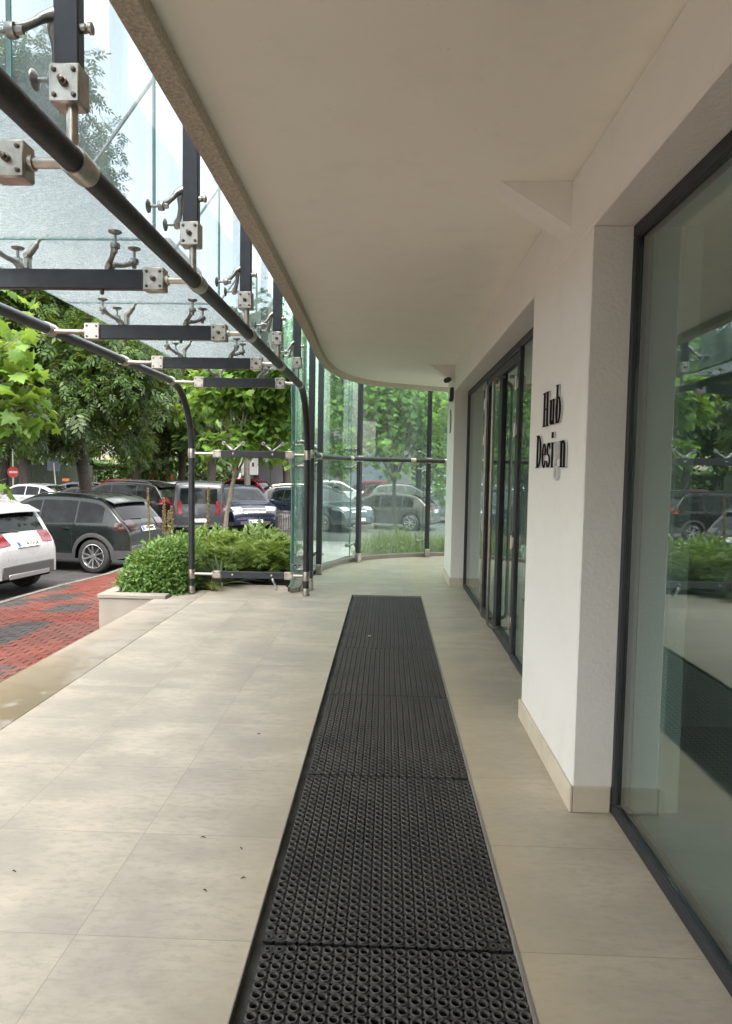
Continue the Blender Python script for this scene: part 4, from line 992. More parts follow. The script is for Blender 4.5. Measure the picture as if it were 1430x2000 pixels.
# spiky blades
def blades(name, loc, label, n, ln, wd, mat, rise=(.25, 1.2), cat='plant', group=None):
    root = empty(name, loc, label, cat, group); V, F, Cn = [], [], []
    for k in range(n):
        a = random.uniform(0, 2 * PI); e = random.uniform(*rise); l_ = ln * random.uniform(.7, 1.15); o = len(V)
        s_ = Vector((-math.sin(a), math.cos(a), 0)); P = []
        for t_ in (0, .3, .65, 1):
            h_ = math.sin(e) * l_ * t_ - .25 * l_ * t_ * t_ * math.cos(e); r = math.cos(e) * l_ * t_
            P.append((Vector((r * math.cos(a), r * math.sin(a), h_)), wd * (.7, 1, .7, .02)[(0, .3, .65, 1).index(t_)]))
        for q, w_ in P: V += [q - s_ * w_ * .5, q + Vector((0, 0, -.15 * w_)), q + s_ * w_ * .5]
        for i in range(3):
            for j in range(2): F += [o + i * 3 + j, o + i * 3 + j + 1, o + i * 3 + 3 + j + 1, o + i * 3 + 3 + j]; Cn.append(4)
    mesh_np('blades', np.array([tuple(q) for q in V]), np.array(F), mat, root, np.array(Cn)); return root
blades('yucca', (-2.10, 8.42, .03), 'spiky grey green yucca behind the outer steel post', 60, .62, .034, 'leaf_yucca')
blades('yucca', (-2.95, 9.0, .1), 'spiky yucca half hidden among the shrubs left of the steel post', 30, .6, .03, 'leaf_yucca', (.5, 1.4))
blades('low_weed', (-2.12, 8.12, .0), 'tuft of dry weeds at the foot of the outer steel post', 40, .22, .014, 'leaf_grass')
for x, y, z, s_ in ((-3.36, 7.56, -.56, .09), (-3.38, 7.4, -.56, .06), (-2.72, 5.4, -.46, .07), (-2.71, 4.75, -.46, .05), (-3.1, 6.4, -.52, .05)):
    blades('weed_tuft', (x, y, z), 'small green weed growing between the red paving bricks', 26, s_, .016, 'leaf_weed', (.3, 1.2), 'weed', 'weeds in the brick paving')
# dry flower spikes
fl = [(-3.22, 9.05, 1.22), (-2.98, 8.95, 1.10), (-2.93, 9.1, .98), (-2.72, 9.2, 1.18), (-2.47, 9.15, 1.24), (-3.05, 9.3, .9)]
flab = ['tallest dry brown flower spike, farthest left above the shrub', 'dry flower spike with the thickest head, middle of the group', 'short dry flower spike close beside the thick one',
        'thin dry flower spike in front of the grey van tail lamp', 'dry flower spike just left of the steel post', 'shortest dry flower spike, half sunk in the shrub']
for (x, y, h_), lab in zip(fl, flab):
    root = empty('flower_spike', (x, y, .0), lab, 'plant', 'dry flower spikes in the planter')
    b = MB(); le = (random.uniform(-.05, .05), random.uniform(-.03, .03)); b.tube([(0, 0, 0), (le[0] * .4, le[1] * .4, h_ * .5), (le[0], le[1], h_)], [.008, .007, .004], 6); b.build('stem', 'stem', root)
    b = MB()
    for k in range(150):
        t_ = random.uniform(.55, 1.0); a = random.uniform(0, 2 * PI); r = .020 * (1.25 - t_ * .9) / .7
        c = Vector((le[0] * t_ + r * math.cos(a), le[1] * t_ + r * math.sin(a), h_ * t_)); b.lathe([(0, -.010), (.008, -.002), (.006, .007), (0, .011)], c, (math.cos(a), math.sin(a), .7), 5)
    b.build('seed_head', 'seed', root)
# rough grass outside the curved glass
b = MB(); R_ = []
for i in range(12):
    R_.append([(-1.15 + 6 * j / 14 + .12 * math.sin(i), 12.15 + (0 if j > 4 else -.1 * (4 - j)) + 4.6 * i / 11, -.10 - .50 * (i / 11) ** 1.3 + .03 * math.sin(i * 1.7 + j * 2.3) - (.16 if j == 0 else 0)) for j in range(15)])
b.grid(R_); gm = b.build('grass_ground', 'soil', None, (0, 0, 0), 60); structure(gm)
def grass(n):
    x = RNG.uniform(-1.0, 4.6, n); y = 12.25 + 4.4 * RNG.random(n); kk = (x > -.75 + RNG.random(n) * .5 + np.clip((13.2 - y) * .2, 0, 1)) ; x, y = x[kk], y[kk]; n = len(x)
    z = -.12 - .50 * np.clip((y - 12.15) / 4.6, 0, 1) ** 1.3
    pos = np.stack([x, y, z], 1); dens = np.sin(x * 2.3 + 1) * np.sin(y * 1.9) * .4 + .8
    ax = np.stack([RNG.normal(.1, .35, n), RNG.normal(0, .35, n), np.ones(n)], 1); up = unit(n)
    return pos, ax, up, .55 * dens * RNG.uniform(.5, 1.3, n)
pos, ax, up, sc_ = grass(15000)
bl = [(0, -.012, 0), (0, .012, 0), (.5, .010, .05), (1, 0, .2), (.5, -.010, .05)]
gr = scatter('long_grass', bl, [(0, 1, 2, 4), (4, 2, 3)], pos, ax, up, sc_, 'leaf_grass'); tag(gr, 'long rough grass growing outside the curved glass', 'grass', None, 'stuff')
n = 1700; x = RNG.uniform(-.6, 4.4, n); y = 12.3 + 3.8 * RNG.random(n) ** 1.3; z = -.05 - .5 * ((y - 12.15) / 4.6) ** 1.3 + RNG.random(n) * .22
v, f = oval_leaf(); ax, up = orient(unit(n), -.1)
wl = scatter('verge_weeds', v, f, np.stack([x, y, z], 1), ax, up, .075 * RNG.uniform(.5, 1.4, n), 'leaf_weed'); tag(wl, 'leafy weeds mixed in the rough grass outside the glass', 'weeds', None, 'stuff')

# ================================================================== CARS
def chaikin(P, it=2):
    P = [np.array(p, float) for p in P]
    for _ in range(it):
        Q = [P[0]]
        for a, c in zip(P[:-1], P[1:]): Q += [a * .75 + c * .25, a * .25 + c * .75]
        Q.append(P[-1]); P = Q
    return P
KIND = {  # top profile from rear to front: (x/L, z/H); windscreen, rear glass and side glass limits as x/L
 'suv':   dict(prof=[(-.500, .40), (-.500, .53), (-.484, .61), (-.466, .665), (-.42, .80), (-.368, .935), (-.30, .978), (-.14, 1.0), (.0, .992), (.07, .955), (.245, .675), (.26, .655), (.41, .605), (.475, .52), (.497, .40), (.50, .33)],
               rear=(-.462, -.378), ws=(.085, .235), side=[(-.375, -.235), (-.225, -.035), (-.025, .19)], belt=.625, base=.30, wb=.62, roof=.76),
 'boxy':  dict(prof=[(-.500, .40), (-.500, .52), (-.478, .60), (-.455, .66), (-.415, .85), (-.375, .965), (-.20, 1.0), (.0, .995), (.08, .96), (.255, .665), (.27, .645), (.41, .60), (.475, .52), (.497, .40), (.50, .33)],
               rear=(-.452, -.398), ws=(.095, .245), side=[(-.385, -.245), (-.235, -.035), (-.025, .20)], belt=.60, base=.30, wb=.62, roof=.78),
 'sedan': dict(prof=[(-.500, .42), (-.498, .60), (-.47, .70), (-.34, .735), (-.325, .745), (-.19, .955), (-.06, 1.0), (.05, .99), (.105, .955), (.25, .68), (.27, .66), (.42, .60), (.48, .50), (.498, .38), (.50, .33)],
               rear=(-.32, -.205), ws=(.115, .245), side=[(-.265, -.175), (-.165, -.035), (-.025, .195)], belt=.64, base=.28, wb=.60, roof=.76),
 'hatch': dict(prof=[(-.500, .40), (-.500, .55), (-.48, .64), (-.455, .70), (-.40, .86), (-.345, .955), (-.17, 1.0), (.0, .99), (.07, .955), (.25, .665), (.27, .645), (.42, .58), (.48, .48), (.498, .38), (.50, .33)],
               rear=(-.452, -.372), ws=(.08, .24), side=[(-.345, -.245), (-.235, -.035), (-.025, .185)], belt=.60, base=.28, wb=.61, roof=.77),
 'van':   dict(prof=[(-.500, .26), (-.500, .35), (-.492, .52), (-.486, .60), (-.465, .90), (-.445, .975), (-.30, 1.0), (.05, 1.0), (.12, .97), (.27, .66), (.29, .64), (.42, .56), (.48, .47), (.498, .38), (.50, .33)],
               rear=(-.486, -.464), ws=(.125, .26), side=[(-.43, -.235), (-.22, .0), (.01, .21)], belt=.56, base=.26, wb=.61, roof=.86)}
class Car:
    def __init__(s, kind, Lc, Wc, Hc, wr=.33):
        K = KIND[kind]; s.K = K; s.L, s.W, s.H, s.wr = Lc, Wc / 2, Hc, wr
        P = chaikin([(x * Lc, z * Hc) for x, z in K['prof']], 2)
        Q = [P[0]]
        for p in P[1:]:
            if p[0] > Q[-1][0] + .002: Q.append(p)
        xs = [q[0] for q in Q]; s.px = np.array(xs); s.pz = np.array([q[1] for q in Q])
        wb = K['wb'] * Lc; s.xr, s.xf = -wb / 2 - .015 * Lc, wb / 2 - .015 * Lc; s.ra = wr + .055
        cols = set(np.round(s.px, 4))
        for xc in (s.xr, s.xf):
            for k in range(15): cols.add(round(xc + s.ra * math.cos(PI * k / 14), 4))
        cols |= set(np.round(np.linspace(xs[0], xs[-1], 40), 4))
        cl = sorted(cols); s.cols = [cl[0]] + [c for i, c in enumerate(cl[1:]) if c - cl[i] > .0015]
        s.belt = K['belt'] * Hc; s.base = K['base'] * .62 * Hc
    def top(s, x): return float(np.interp(x, s.px, s.pz))
    def zb(s, x):
        z = s.base
        u = abs(x) / (s.L / 2)
        if u > .86: z += (u - .86) / .14 * .06
        for xc in (s.xr, s.xf):
            if abs(x - xc) < s.ra: z = max(z, s.wr + math.sqrt(max(0, s.ra ** 2 - (x - xc) ** 2)))
        return min(z, s.top(x) - .08)
    def hw(s, x, z):
        e = max(0, (abs(x) - (s.L / 2 - .75)) / .75); w = s.W * (1 - .20 * e ** 2.6)
        if z < s.belt: w *= 1 - .045 * ((s.belt * .8 - z) / s.belt) ** 2 * (1.6 if z < s.belt * .8 else 1)
        else:
            t_ = (z - s.belt) / (s.H - s.belt); w *= .991 - (1 - s.K['roof']) * t_ ** 1.15
        sh = math.exp(-((z - s.belt * .93) / (.05 * s.H)) ** 2); return w * (1 + .008 * sh)
    def section(s, x):
        zt = s.top(x); zb = s.zb(x); r = min(.075, (zt - zb) * .4); pts = []
        for k in range(12):
            z = zb + (zt - r - zb) * k / 11; pts.append((s.hw(x, z), z))
        w0, z0 = pts[-1]
        for k in range(1, 5):
            a = PI / 2 * k / 4; pts.append((w0 - r * (1 - math.cos(a)) * 1.1, z0 + r * math.sin(a)))
        we, ze = pts[-1]
        for k in (.75, .5, .25, 0): pts.append((we * k, ze + .028 * (1 - k * k)))
        return pts
    def surf(s, x, yf):
        """point on top/end strip at fraction yf of the half width"""
        sec = s.section(x); we, ze = sec[15]; y = we * yf
        return Vector((x, y, ze + .028 * (1 - yf * yf)))
    def norm(s, x):
        d = .012; zz = s.top(min(x + d, s.px[-1])) - s.top(max(x - d, s.px[0])); return Vector((-zz, 0, 2 * d)).normalized()
    def body(s):
        b = MB(); rows = []
        for x in s.cols:
            h = s.section(x); rows.append([(x, y, z) for y, z in h] + [(x, -y, z) for y, z in reversed(h[:-1])])
        b.grid(rows); n = len(rows[0])
        for r_ in (rows[0], rows[-1]):
            for k in range(n // 2): 
                q = [r_[k], r_[k + 1], r_[n - 2 - k], r_[n - 1 - k]]
                if k + 1 == n - 2 - k: q = q[:2] + q[3:]
                b.add(q, [tuple(range(len(q)))])
        return b
    def under(s):
        b = MB(); w = s.W * .78
        b.bx(-s.L / 2 + .12, s.L / 2 - .12, -w, w, s.base - .02, s.base + .16); 
        b.bx(-s.L / 2 + .6, s.L / 2 - .6, -s.W * .66, s.W * .66, s.base + .16, s.belt * .9); return b
    def side_patch(s, b, x0, x1, zlo, zhi, sg, off=.004, nx=10, nz=5, mtop=.075, mi=0):
        rows = []
        for i in range(nx + 1):
            x = x0 + (x1 - x0) * i / nx; lo = zlo(x) if callable(zlo) else zlo; hi = min(zhi(x) if callable(zhi) else zhi, s.top(x) - mtop); hi = max(hi, lo + .001)
            rows.append([(x, sg * (s.hw(x, lo + (hi - lo) * j / nz) + off), lo + (hi - lo) * j / nz) for j in range(nz + 1)])
        b.grid(rows, mi)
    def strip_patch(s, b, x0, x1, y0, y1, off=.005, nx=10, ny=6, mi=0):
        rows = []
        for i in range(nx + 1):
            x = x0 + (x1 - x0) * i / nx; nn = s.norm(x)
            rows.append([tuple(s.surf(x, y0 + (y1 - y0) * j / ny) + nn * off) for j in range(ny + 1)])
        b.grid(rows, mi)
    def xat(s, z, rear=True):
        """profile x at height z on the rear or the front end"""
        k = int(np.argmax(s.pz))
        if rear: return float(np.interp(z, s.pz[:k + 1], s.px[:k + 1]))
        return float(np.interp(-z, -s.pz[k:], s.px[k:]))
def text_mesh(txt, size, depth=.002):
    cu = bpy.data.curves.new('txt', 'FONT'); cu.body = txt; cu.size = size; cu.align_x = 'CENTER'; cu.align_y = 'CENTER'; cu.extrude = depth; cu.offset = size * .028
    o = bpy.data.objects.new('txt', cu); COL.objects.link(o); bpy.context.view_layer.update()
    me = bpy.data.meshes.new_from_object(o.evaluated_get(bpy.context.evaluated_depsgraph_get()))
    bpy.data.objects.remove(o); bpy.data.curves.remove(cu); return me
TYRE = [(.72, -.5), (.90, -.50), (.965, -.44), (1.0, -.30), (1.0, .30), (.965, .44), (.90, .50), (.72, .5)]
WHEELS = {}
def wheel(root, c, r, sg, detail=True, name='wheel', wd=.21):
    key = (round(r, 2), sg, detail)
    if key not in WHEELS:
        b = MB(); b.lathe([(r * a, wd * h) for a, h in TYRE], (0, 0, 0), (0, 1, 0), 28)
        t_ = b.build(name, 'tyre', root, (0, 0, 0), 50)
        b = MB(); R0 = r * .72
        b.lathe([(R0, .10 * sg), (R0 * .95, .105 * sg), (R0 * .90, .085 * sg), (R0 * .88, .0), (R0, -.08 * sg)], (0, 0, 0), (0, 1, 0), 28)
        b.lathe([(0, .085 * sg), (R0 * .17, .085 * sg), (R0 * .20, .07 * sg), (R0 * .2, .02 * sg)], (0, 0, 0), (0, 1, 0), 14)
        for k in range(5):
            for dd in (-.17, .17):
                a = 2 * PI * k / 5 + dd; a2 = 2 * PI * k / 5 + dd * 1.5
                p0 = Vector((math.cos(a) * R0 * .16, .072 * sg, math.sin(a) * R0 * .16)); p1 = Vector((math.cos(a2) * R0 * .93, .088 * sg, math.sin(a2) * R0 * .93)); u = (p1 - p0).normalized(); w_ = Vector((-u.z, 0, u.x))
                b.obox((p0 + p1) / 2, u, (0, 1, 0), w_, (p1 - p0).length / 2, .011, R0 * .062)
        b.lathe([(0, .01 * sg), (R0 * .88, .01 * sg)], (0, 0, 0), (0, 1, 0), 20, 1)
        rm = b.build('rim', ['alloy', 'dark_plastic'], t_, (0, 0, 0), 40); WHEELS[key] = t_; t_.location = c; return t_
    t_ = WHEELS[key].copy(); COL.objects.link(t_); t_.parent = root; t_.location = c
    q = kids(WHEELS[key])[0].copy(); COL.objects.link(q); q.parent = t_; return t_
def car(loc, heading, label, kind, Lc, Wc, Hc, col, name='parked_car', clad=True, plate_r=None, plate_f=None, rails=False, lens='red_lens', cat='car', wr=.335, z=ZR):
    S = Car(kind, Lc, Wc, Hc, wr); root = empty(name, (loc[0], loc[1], z), label, cat, 'cars in the car park', R(heading))
    P = PAINT[col]; K = S.K
    S.body().build('body', P, root, (0, 0, 0), 38)
    S.under().build('underbody', 'black', root)
    def prt(b, nm, mats, sm=40, par=None): return b.build(nm, mats, par or root, (0, 0, 0), sm)
    # glass
    b = MB(); S.strip_patch(b, K['ws'][0] * Lc, K['ws'][1] * Lc, -.93, .93); prt(b, 'windscreen', 'car_glass')
    b = MB(); S.strip_patch(b, K['rear'][0] * Lc, K['rear'][1] * Lc, -.90, .90)
    prt(b, 'rear_window', 'car_glass')
    for sg in (-1, 1):
        for i, (a, c) in enumerate(K['side']):
            b = MB(); slope = .035 * Hc if kind in ('suv', 'boxy', 'hatch') else .02 * Hc
            zl = lambda x: S.belt + .012 + slope * max(0, -(x / Lc) * 2.2)
            S.side_patch(b, a * Lc, c * Lc, zl, 9, sg, .004, 12, 5, .105 if kind != 'van' else .13); prt(b, 'side_window', 'car_glass')
        b = MB()
        for a in (-.215, -.03, .235):
            S.side_patch(b, a * Lc - .004, a * Lc + .004, (lambda x: max(S.zb(x) + .06, S.base + .1)), S.belt - .01, sg, .0015, 1, 6)
        S.side_patch(b, -.21 * Lc, .235 * Lc, S.base + .14, S.base + .148, sg, .0015, 8, 1)
        prt(b, 'door_seam', 'seam')
        for hx in (-.185, -.005):
            b = MB(); zz = S.belt - .085; b.obox((hx * Lc, sg * (S.hw(hx * Lc, zz) + .012), zz), (1, 0, 0), (0, 1, 0), (0, 0, 1), .085, .011, .013, 0, .006); prt(b, 'door_handle', P if col not in ('black',) else 'grey_plastic')
        b = MB(); mx = .20 * Lc; zz = S.belt + .06; yy = S.hw(mx, zz)
        b.obox((mx, sg * (yy + .13), zz + .03), (1, sg * -.15, 0), (sg * .15, 1, 0), (0, 0, 1), .065, .095, .065, 0, .035); b.obox((mx + .02, sg * (yy + .03), zz - .015), (1, 0, 0), (0, 1, 0), (0, 0, 1), .03, .06, .015); prt(b, 'mirror', P)
        if clad:
            b = MB()
            for xc in (S.xr, S.xf):
                ra = S.ra
                rows = []
                for k in range(17):
                    a = PI * (k / 16); row = []
                    for q in (ra - .004, ra + .045, ra + .085):
                        x = xc + q * math.cos(a); zq = max(S.base + .0, S.wr + q * math.sin(a)); row.append((x, sg * (S.hw(max(-Lc / 2, min(Lc / 2, x)), zq) + (.012 if q < ra + .08 else .001)), zq))
                    rows.append(row)
                b.grid(rows)
            S.side_patch(b, S.xr + S.ra, S.xf - S.ra, lambda x: S.zb(x) - .005, S.base + .11, sg, .010, 10, 2)
            S.side_patch(b, -Lc / 2 + .01, S.xr - S.ra, lambda x: S.zb(x) - .005, S.base + .2, sg, .010, 6, 2)
            S.side_patch(b, S.xf + S.ra, Lc / 2 - .01, lambda x: S.zb(x) - .005, S.base + .17, sg, .010, 6, 2)
            prt(b, 'sill_cladding', 'grey_plastic' if clad == 2 else 'dark_plastic')
        if rails:
            b = MB(); x0, x1 = -.36 * Lc, .04 * Lc; pts = [(x0 + (x1 - x0) * k / 8, sg * (S.section(x0 + (x1 - x0) * k / 8)[15][0] * .97), S.top(x0 + (x1 - x0) * k / 8) + (.045 if 0 < k < 8 else .0)) for k in range(9)]
            b.tube(pts, .014, 8); prt(b, 'roof_rail', 'dark_plastic' if rails != 2 else 'steel')
        # rear lamps
        zt0, zt1 = (.60 * Hc * .93, .70 * Hc * .97) if kind not in ('van',) else (.42 * Hc, .66 * Hc)
        if kind == 'sedan': zt0, zt1 = .56 * Hc, .66 * Hc
        b = MB(); xa, xb = S.xat(zt0), S.xat(zt1)
        y0 = .60 if kind != 'van' else .82
        if xb - xa < .004: xb = xa + .004
        S.strip_patch(b, xa, xb, sg * y0, sg * 1.0, .012, 6, 5)
        S.side_patch(b, xa + .004, xa + (.26 if kind != 'van' else .10), zt0, lambda x: zt1 - (x - xa) * .12, sg, .010, 6, 4, .02); prt(b, 'tail_lamp', lens)
        # head lamps
        zh0, zh1 = .50 * Hc, .575 * Hc; xa, xb = S.xat(zh1, False), S.xat(zh0, False)
        b = MB(); S.strip_patch(b, xa, xb, sg * .56, sg * 1.0, .010, 6, 5); S.side_patch(b, xb - .42, xb - .03, lambda x: zh0 + (xb - x) * .10, lambda x: zh1 + (xb - x) * .02, sg, .008, 6, 3, .02); prt(b, 'headlight', 'clear_lens')
        for xc in (S.xr, S.xf): wheel(root, (xc, sg * (S.W - .12), wr), wr, sg)
    # front: grille, lower intake, plate
    zf0, zf1 = .44 * Hc, .545 * Hc; xa, xb = S.xat(zf1, False), S.xat(zf0, False)
    b = MB(); S.strip_patch(b, xa, xb, -.52, .52, .012, 6, 8); prt(b, 'grille', 'dark_plastic')
    b = MB()
    for t_ in (.15, .85): S.strip_patch(b, xa + (xb - xa) * (t_ - .08), xa + (xb - xa) * (t_ + .08), -.54, .54, .018, 2, 8)
    prt(b, 'grille_trim', 'chrome')
    xe = S.px[-1]; we = S.hw(xe, .3 * Hc)
    b = MB(); b.bx(xe - .02, xe + .012, -we * .72, we * .72, S.zb(xe) + .02, S.zb(xe) + .13, 0, .008); prt(b, 'lower_intake', 'dark_plastic')
    xe = S.px[0]; we = S.hw(xe, .4 * Hc)
    b = MB(); b.bx(xe - .014, xe + .03, -we * .93, we * .93, S.zb(xe) - .01, min(S.pz[0] - .06, S.zb(xe) + .24), 0, .02); prt(b, 'rear_bumper', 'grey_plastic' if clad else P)
    if clad == 2:
        b = MB(); b.bx(xe - .022, xe + .0, -we * .72, we * .72, S.zb(xe) - .02, S.zb(xe) + .07, 0, .015); prt(b, 'skid_plate', 'silver_trim')
    if kind != 'sedan':
        b = MB(); xa, xb = S.xat(max(S.pz[0] + .01, .40 * Hc)), S.xat(.60 * Hc)
        for yf in (-.80, .80): S.strip_patch(b, xa, xb, yf - .005, yf + .005, .0015, 8, 1)
        prt(b, 'tailgate_seam', 'seam')
    # plates
    for txt, rear in ((plate_r, True), (plate_f, False)):
        if not txt: continue
        zz = ((.56 if kind in ('suv', 'boxy') else .52) if rear else .30) * Hc
        if kind == 'van' and rear: zz = .315 * Hc
        xx = S.xat(zz, rear) if (rear and zz > S.pz[0]) else (S.px[0] - .016 if rear else S.xat(max(zz, S.pz[-1] + .002), False))
        if rear and zz > S.pz[0]:
            z2 = zz + .05; sl = (S.xat(z2) - S.xat(zz - .05)) / .10
        else: sl = 0.0
        nx = Vector((-1, 0, sl)).normalized() if rear else Vector((1, 0, 0)); up = Vector((sl, 0, 1)).normalized() if rear else Vector((0, 0, 1)); rt = up.cross(nx)
        c = Vector((xx, 0, zz)) + nx * .024
        b = MB(); b.obox(c, rt, up, nx, .26, .057, .008, 0, .004); pl_ = prt(b, 'number_plate', 'white')
        b = MB(); b.obox(c - rt * .238 + nx * .0085, rt, up, nx, .02, .054, .001); prt(b, 'country_band', 'blue', 40, pl_)
        me = text_mesh(txt, .108, .001); me.transform(Matrix(((rt.x, up.x, nx.x, 0), (rt.y, up.y, nx.y, 0), (rt.z, up.z, nx.z, 0), (0, 0, 0, 1)))); me.transform(Matrix.Translation(c + nx * .0098 + rt * .02))
        me.materials.clear(); me.materials.append(M['black']); o = bpy.data.objects.new('plate_number', me); COL.objects.link(o); o.parent = pl_
    # spoiler / rear wiper for hatchbacks
    if kind in ('suv', 'boxy', 'hatch'):
        b = MB(); xs_ = K['rear'][1] * Lc; zs = S.top(xs_ + .06)
        rows = [[(xs_ + dx, S.section(xs_)[15][0] * yf * .99, S.top(max(xs_, xs_ + dx)) + dz - .02 * yf * yf) for yf in np.linspace(-1, 1, 9)] for dx, dz in ((.30, .03), (.1, .062), (-.13, .03), (-.135, .005), (.05, .0))]
        b.grid(rows); prt(b, 'roof_spoiler', P)
        b = MB(); xw = K['rear'][0] * Lc; p0 = S.surf(xw, .05) + S.norm(xw) * .016; p1 = S.surf(xw + .02, .62) + S.norm(xw) * .016; b.tube([p0, p1], [.012, .006], 6); prt(b, 'rear_wiper', 'dark_plastic')
    return root
M['smoked_lens'] = simple('smoked_lens', (.022, .003, .005), .15, var=.4, vscale=14, coat=.3)
M['silver_trim'] = simple('silver_trim', (.22, .22, .225), .4, .6, var=.05)
car((-8.35, 11.95), 170, 'white off-roader with grey bumper, seen from behind at the left edge of the photo', 'boxy', 4.17, 1.78, 1.62, 'white', clad=2, plate_r='B 114 ZHA', rails=2)
car((-7.55, 15.3), 169, 'dark green grey off-roader parked beside the white one, seen from its rear side', 'suv', 4.50, 1.87, 1.67, 'green', plate_r='B 89 MMC', rails=True, wr=.37, lens='smoked_lens')
car((-10.0, 24.8), 172, 'tall black off-roader showing behind the dark green car, left of the grey van', 'boxy', 4.7, 1.88, 1.76, 'black', rails=True)
car((-6.72, 24.0), 104, 'grey compact van seen from behind, right of the steel post', 'van', 4.38, 1.82, 1.84, 'vangrey', name='parked_van', cat='van', clad=True, plate_r='CT 31 P')
car((-5.6, 25.0), -62, 'dark blue car facing the camera beside the grey van, with chrome grille', 'suv', 4.60, 1.86, 1.68, 'blue', plate_f='B 52 KBO')
car((-3.3, 28.4), 12, 'glossy black estate with pale roof reflections behind the litter bin', 'suv', 4.75, 1.88, 1.66, 'black', rails=2)
car((-2.75, 26.6), -42, 'slate blue car with its bonnet behind the left pane of curved glass', 'suv', 4.75, 1.90, 1.62, 'teal', plate_f='B 20 XCV')
car((-.10, 27.4), 160, 'grey bronze hatchback in the middle of the curved glass', 'hatch', 4.37, 1.79, 1.46, 'bronze', clad=False, plate_r='B 17 RTA')
car((2.6, 31.2), 172, 'blue silver off-roader at the right side of the curved glass', 'suv', 4.5, 1.85, 1.66, 'lblue')
car((-16.6, 31.0), 176, 'white saloon behind the dark green car, nose to the left', 'sedan', 4.75, 1.85, 1.46, 'lsilver', clad=False)
car((-16.4, 36.0), 8, 'silver saloon with an orange roof sign behind the white saloon', 'sedan', 4.7, 1.83, 1.47, 'silver', clad=False)
car((-16.3, 39.8), 174, 'bright red hatchback behind the silver saloon', 'suv', 4.3, 1.83, 1.56, 'red')
car((-10.9, 37.0), 8, 'pale silver hatchback whose roof shows above the grey van', 'hatch', 4.4, 1.8, 1.55, 'lsilver', clad=False)
car((-9.8, 44.0), 163, 'deep red off-roader behind the concrete pole, left of the litter bin', 'suv', 4.5, 1.85, 1.68, 'wine')
car((-7.0, 47.0), 176, 'black saloon in front of the grey panelled building', 'sedan', 4.7, 1.83, 1.45, 'black', clad=False)
car((-3.2, 41.5), 12, 'white off-roader behind the left pane of curved glass', 'suv', 4.5, 1.86, 1.70, 'white')
car((-1.3, 45.5), 165, 'deep red off-roader seen through the curved glass behind the grey hatchback', 'suv', 4.5, 1.85, 1.66, 'wine')
car((1.6, 48.0), 178, 'dark grey saloon in the back row behind the curved glass', 'sedan', 4.7, 1.83, 1.45, 'dgrey', clad=False)
car((5.2, 46.0), 172, 'pale silver car in the back row beside the far white pillar', 'hatch', 4.4, 1.8, 1.55, 'lsilver', clad=False)
car((6.6, 38), 170, 'black hatchback beyond the far white pillar', 'hatch', 4.4, 1.8, 1.5, 'black', clad=False)
car((-27.0, 55.0), 172, 'silver saloon far behind, between the fence and the hedge', 'sedan', 4.7, 1.83, 1.5, 'silver', clad=False)
car((-12.6, 27.5), 175, 'black hatchback between the white saloon and the tall black off-roader', 'hatch', 4.3, 1.8, 1.5, 'black', clad=False)
car((-4.4, 35.0), 170, 'dark grey off-roader behind the dark blue car and the black estate', 'suv', 4.5, 1.85, 1.64, 'dgrey')
car((.9, 36.5), 14, 'black off-roader behind the grey bronze hatchback', 'suv', 4.5, 1.85, 1.66, 'black')
car((-14.0, 45.5), 170, 'dark grey hatchback in the back row in front of the dark shrub', 'hatch', 4.3, 1.8, 1.5, 'dgrey', clad=False)
rs = MB(); rs.bx(-.18, .18, -.09, .09, 0, .15, 0, .02); rs_o = rs.build('roof_sign', 'orange'); tag(rs_o, 'orange sign box on the roof of the silver saloon', 'sign'); rs_o.location = (-17.4, 35.85, ZR + 1.47)

# ================================================================== STREET FURNITURE, FENCE, BUILDINGS BEHIND
lb = empty('litter_bin', (-3.0, 19.7, ZP), 'dark slatted metal litter bin on the pavement behind the planting bed', 'bin')
b = MB()
for k in range(24):
    a = 2 * PI * k / 24; x, y = math.cos(a), math.sin(a)
    b.tube([(x * .25, y * .25, .03), (x * .28, y * .28, .78), (x * .24, y * .24, .92)], .016, 5)
b.build('slat', 'black_metal', lb)
b = MB()
for z_, r_ in ((.05, .25), (.45, .268), (.80, .28), (.93, .24)): b.tube([(math.cos(a) * r_, math.sin(a) * r_, z_) for a in np.linspace(0, 2 * PI, 25)], .014, 6)
b.build('hoop', 'black_metal', lb)
b = MB(); b.lathe([(0, .04), (.21, .04), (.22, .85), (.20, .85), (.19, .06)], (0, 0, 0), (0, 0, 1), 20); b.build('inner_bucket', 'concrete', lb, (0, 0, 0), 40)
def pole(loc, h_, r_, label, mat='concrete', lean=(0, 0), cat='pole', name='street_pole'):
    root = empty(name, (loc[0], loc[1], ZR), label, cat)
    b = MB(); b.tube([(0, 0, 0), (lean[0] * .5, lean[1] * .5, h_ * .5), (lean[0], lean[1], h_)], [r_, r_ * .9, r_ * .8], 12); b.build('post', mat, root, (0, 0, 0), 50); return root
p_ = pole((-8.6, 41.0), 7.5, .2, 'pale concrete pole with a white meter box in front of the deep red car')
b = MB(); b.bx(.16, .66, -.12, .1, 1.95, 3.0, 0, .02); b.bx(.12, .74, -.16, .12, 3.0, 3.06); b.build('meter_box', 'acrylic', p_)
b = MB(); b.bx(.30, .44, -.124, -.1205, 2.45, 2.7); b.build('box_mark', 'dkgreen', p_)
b = MB(); b.bx(-.36, -.2, -.1, .1, 1.9, 3.1, 0, .03); b.build('side_box', 'acrylic', p_)
p_ = pole((-6.2, 42.0), 6.5, .09, 'thin grey street pole in front of the grey panelled building', 'concrete')
b = MB(); b.cyl((0, 0, 1.2), (0, 0, 1.9), .11, 12); b.build('notice', 'acrylic', p_)
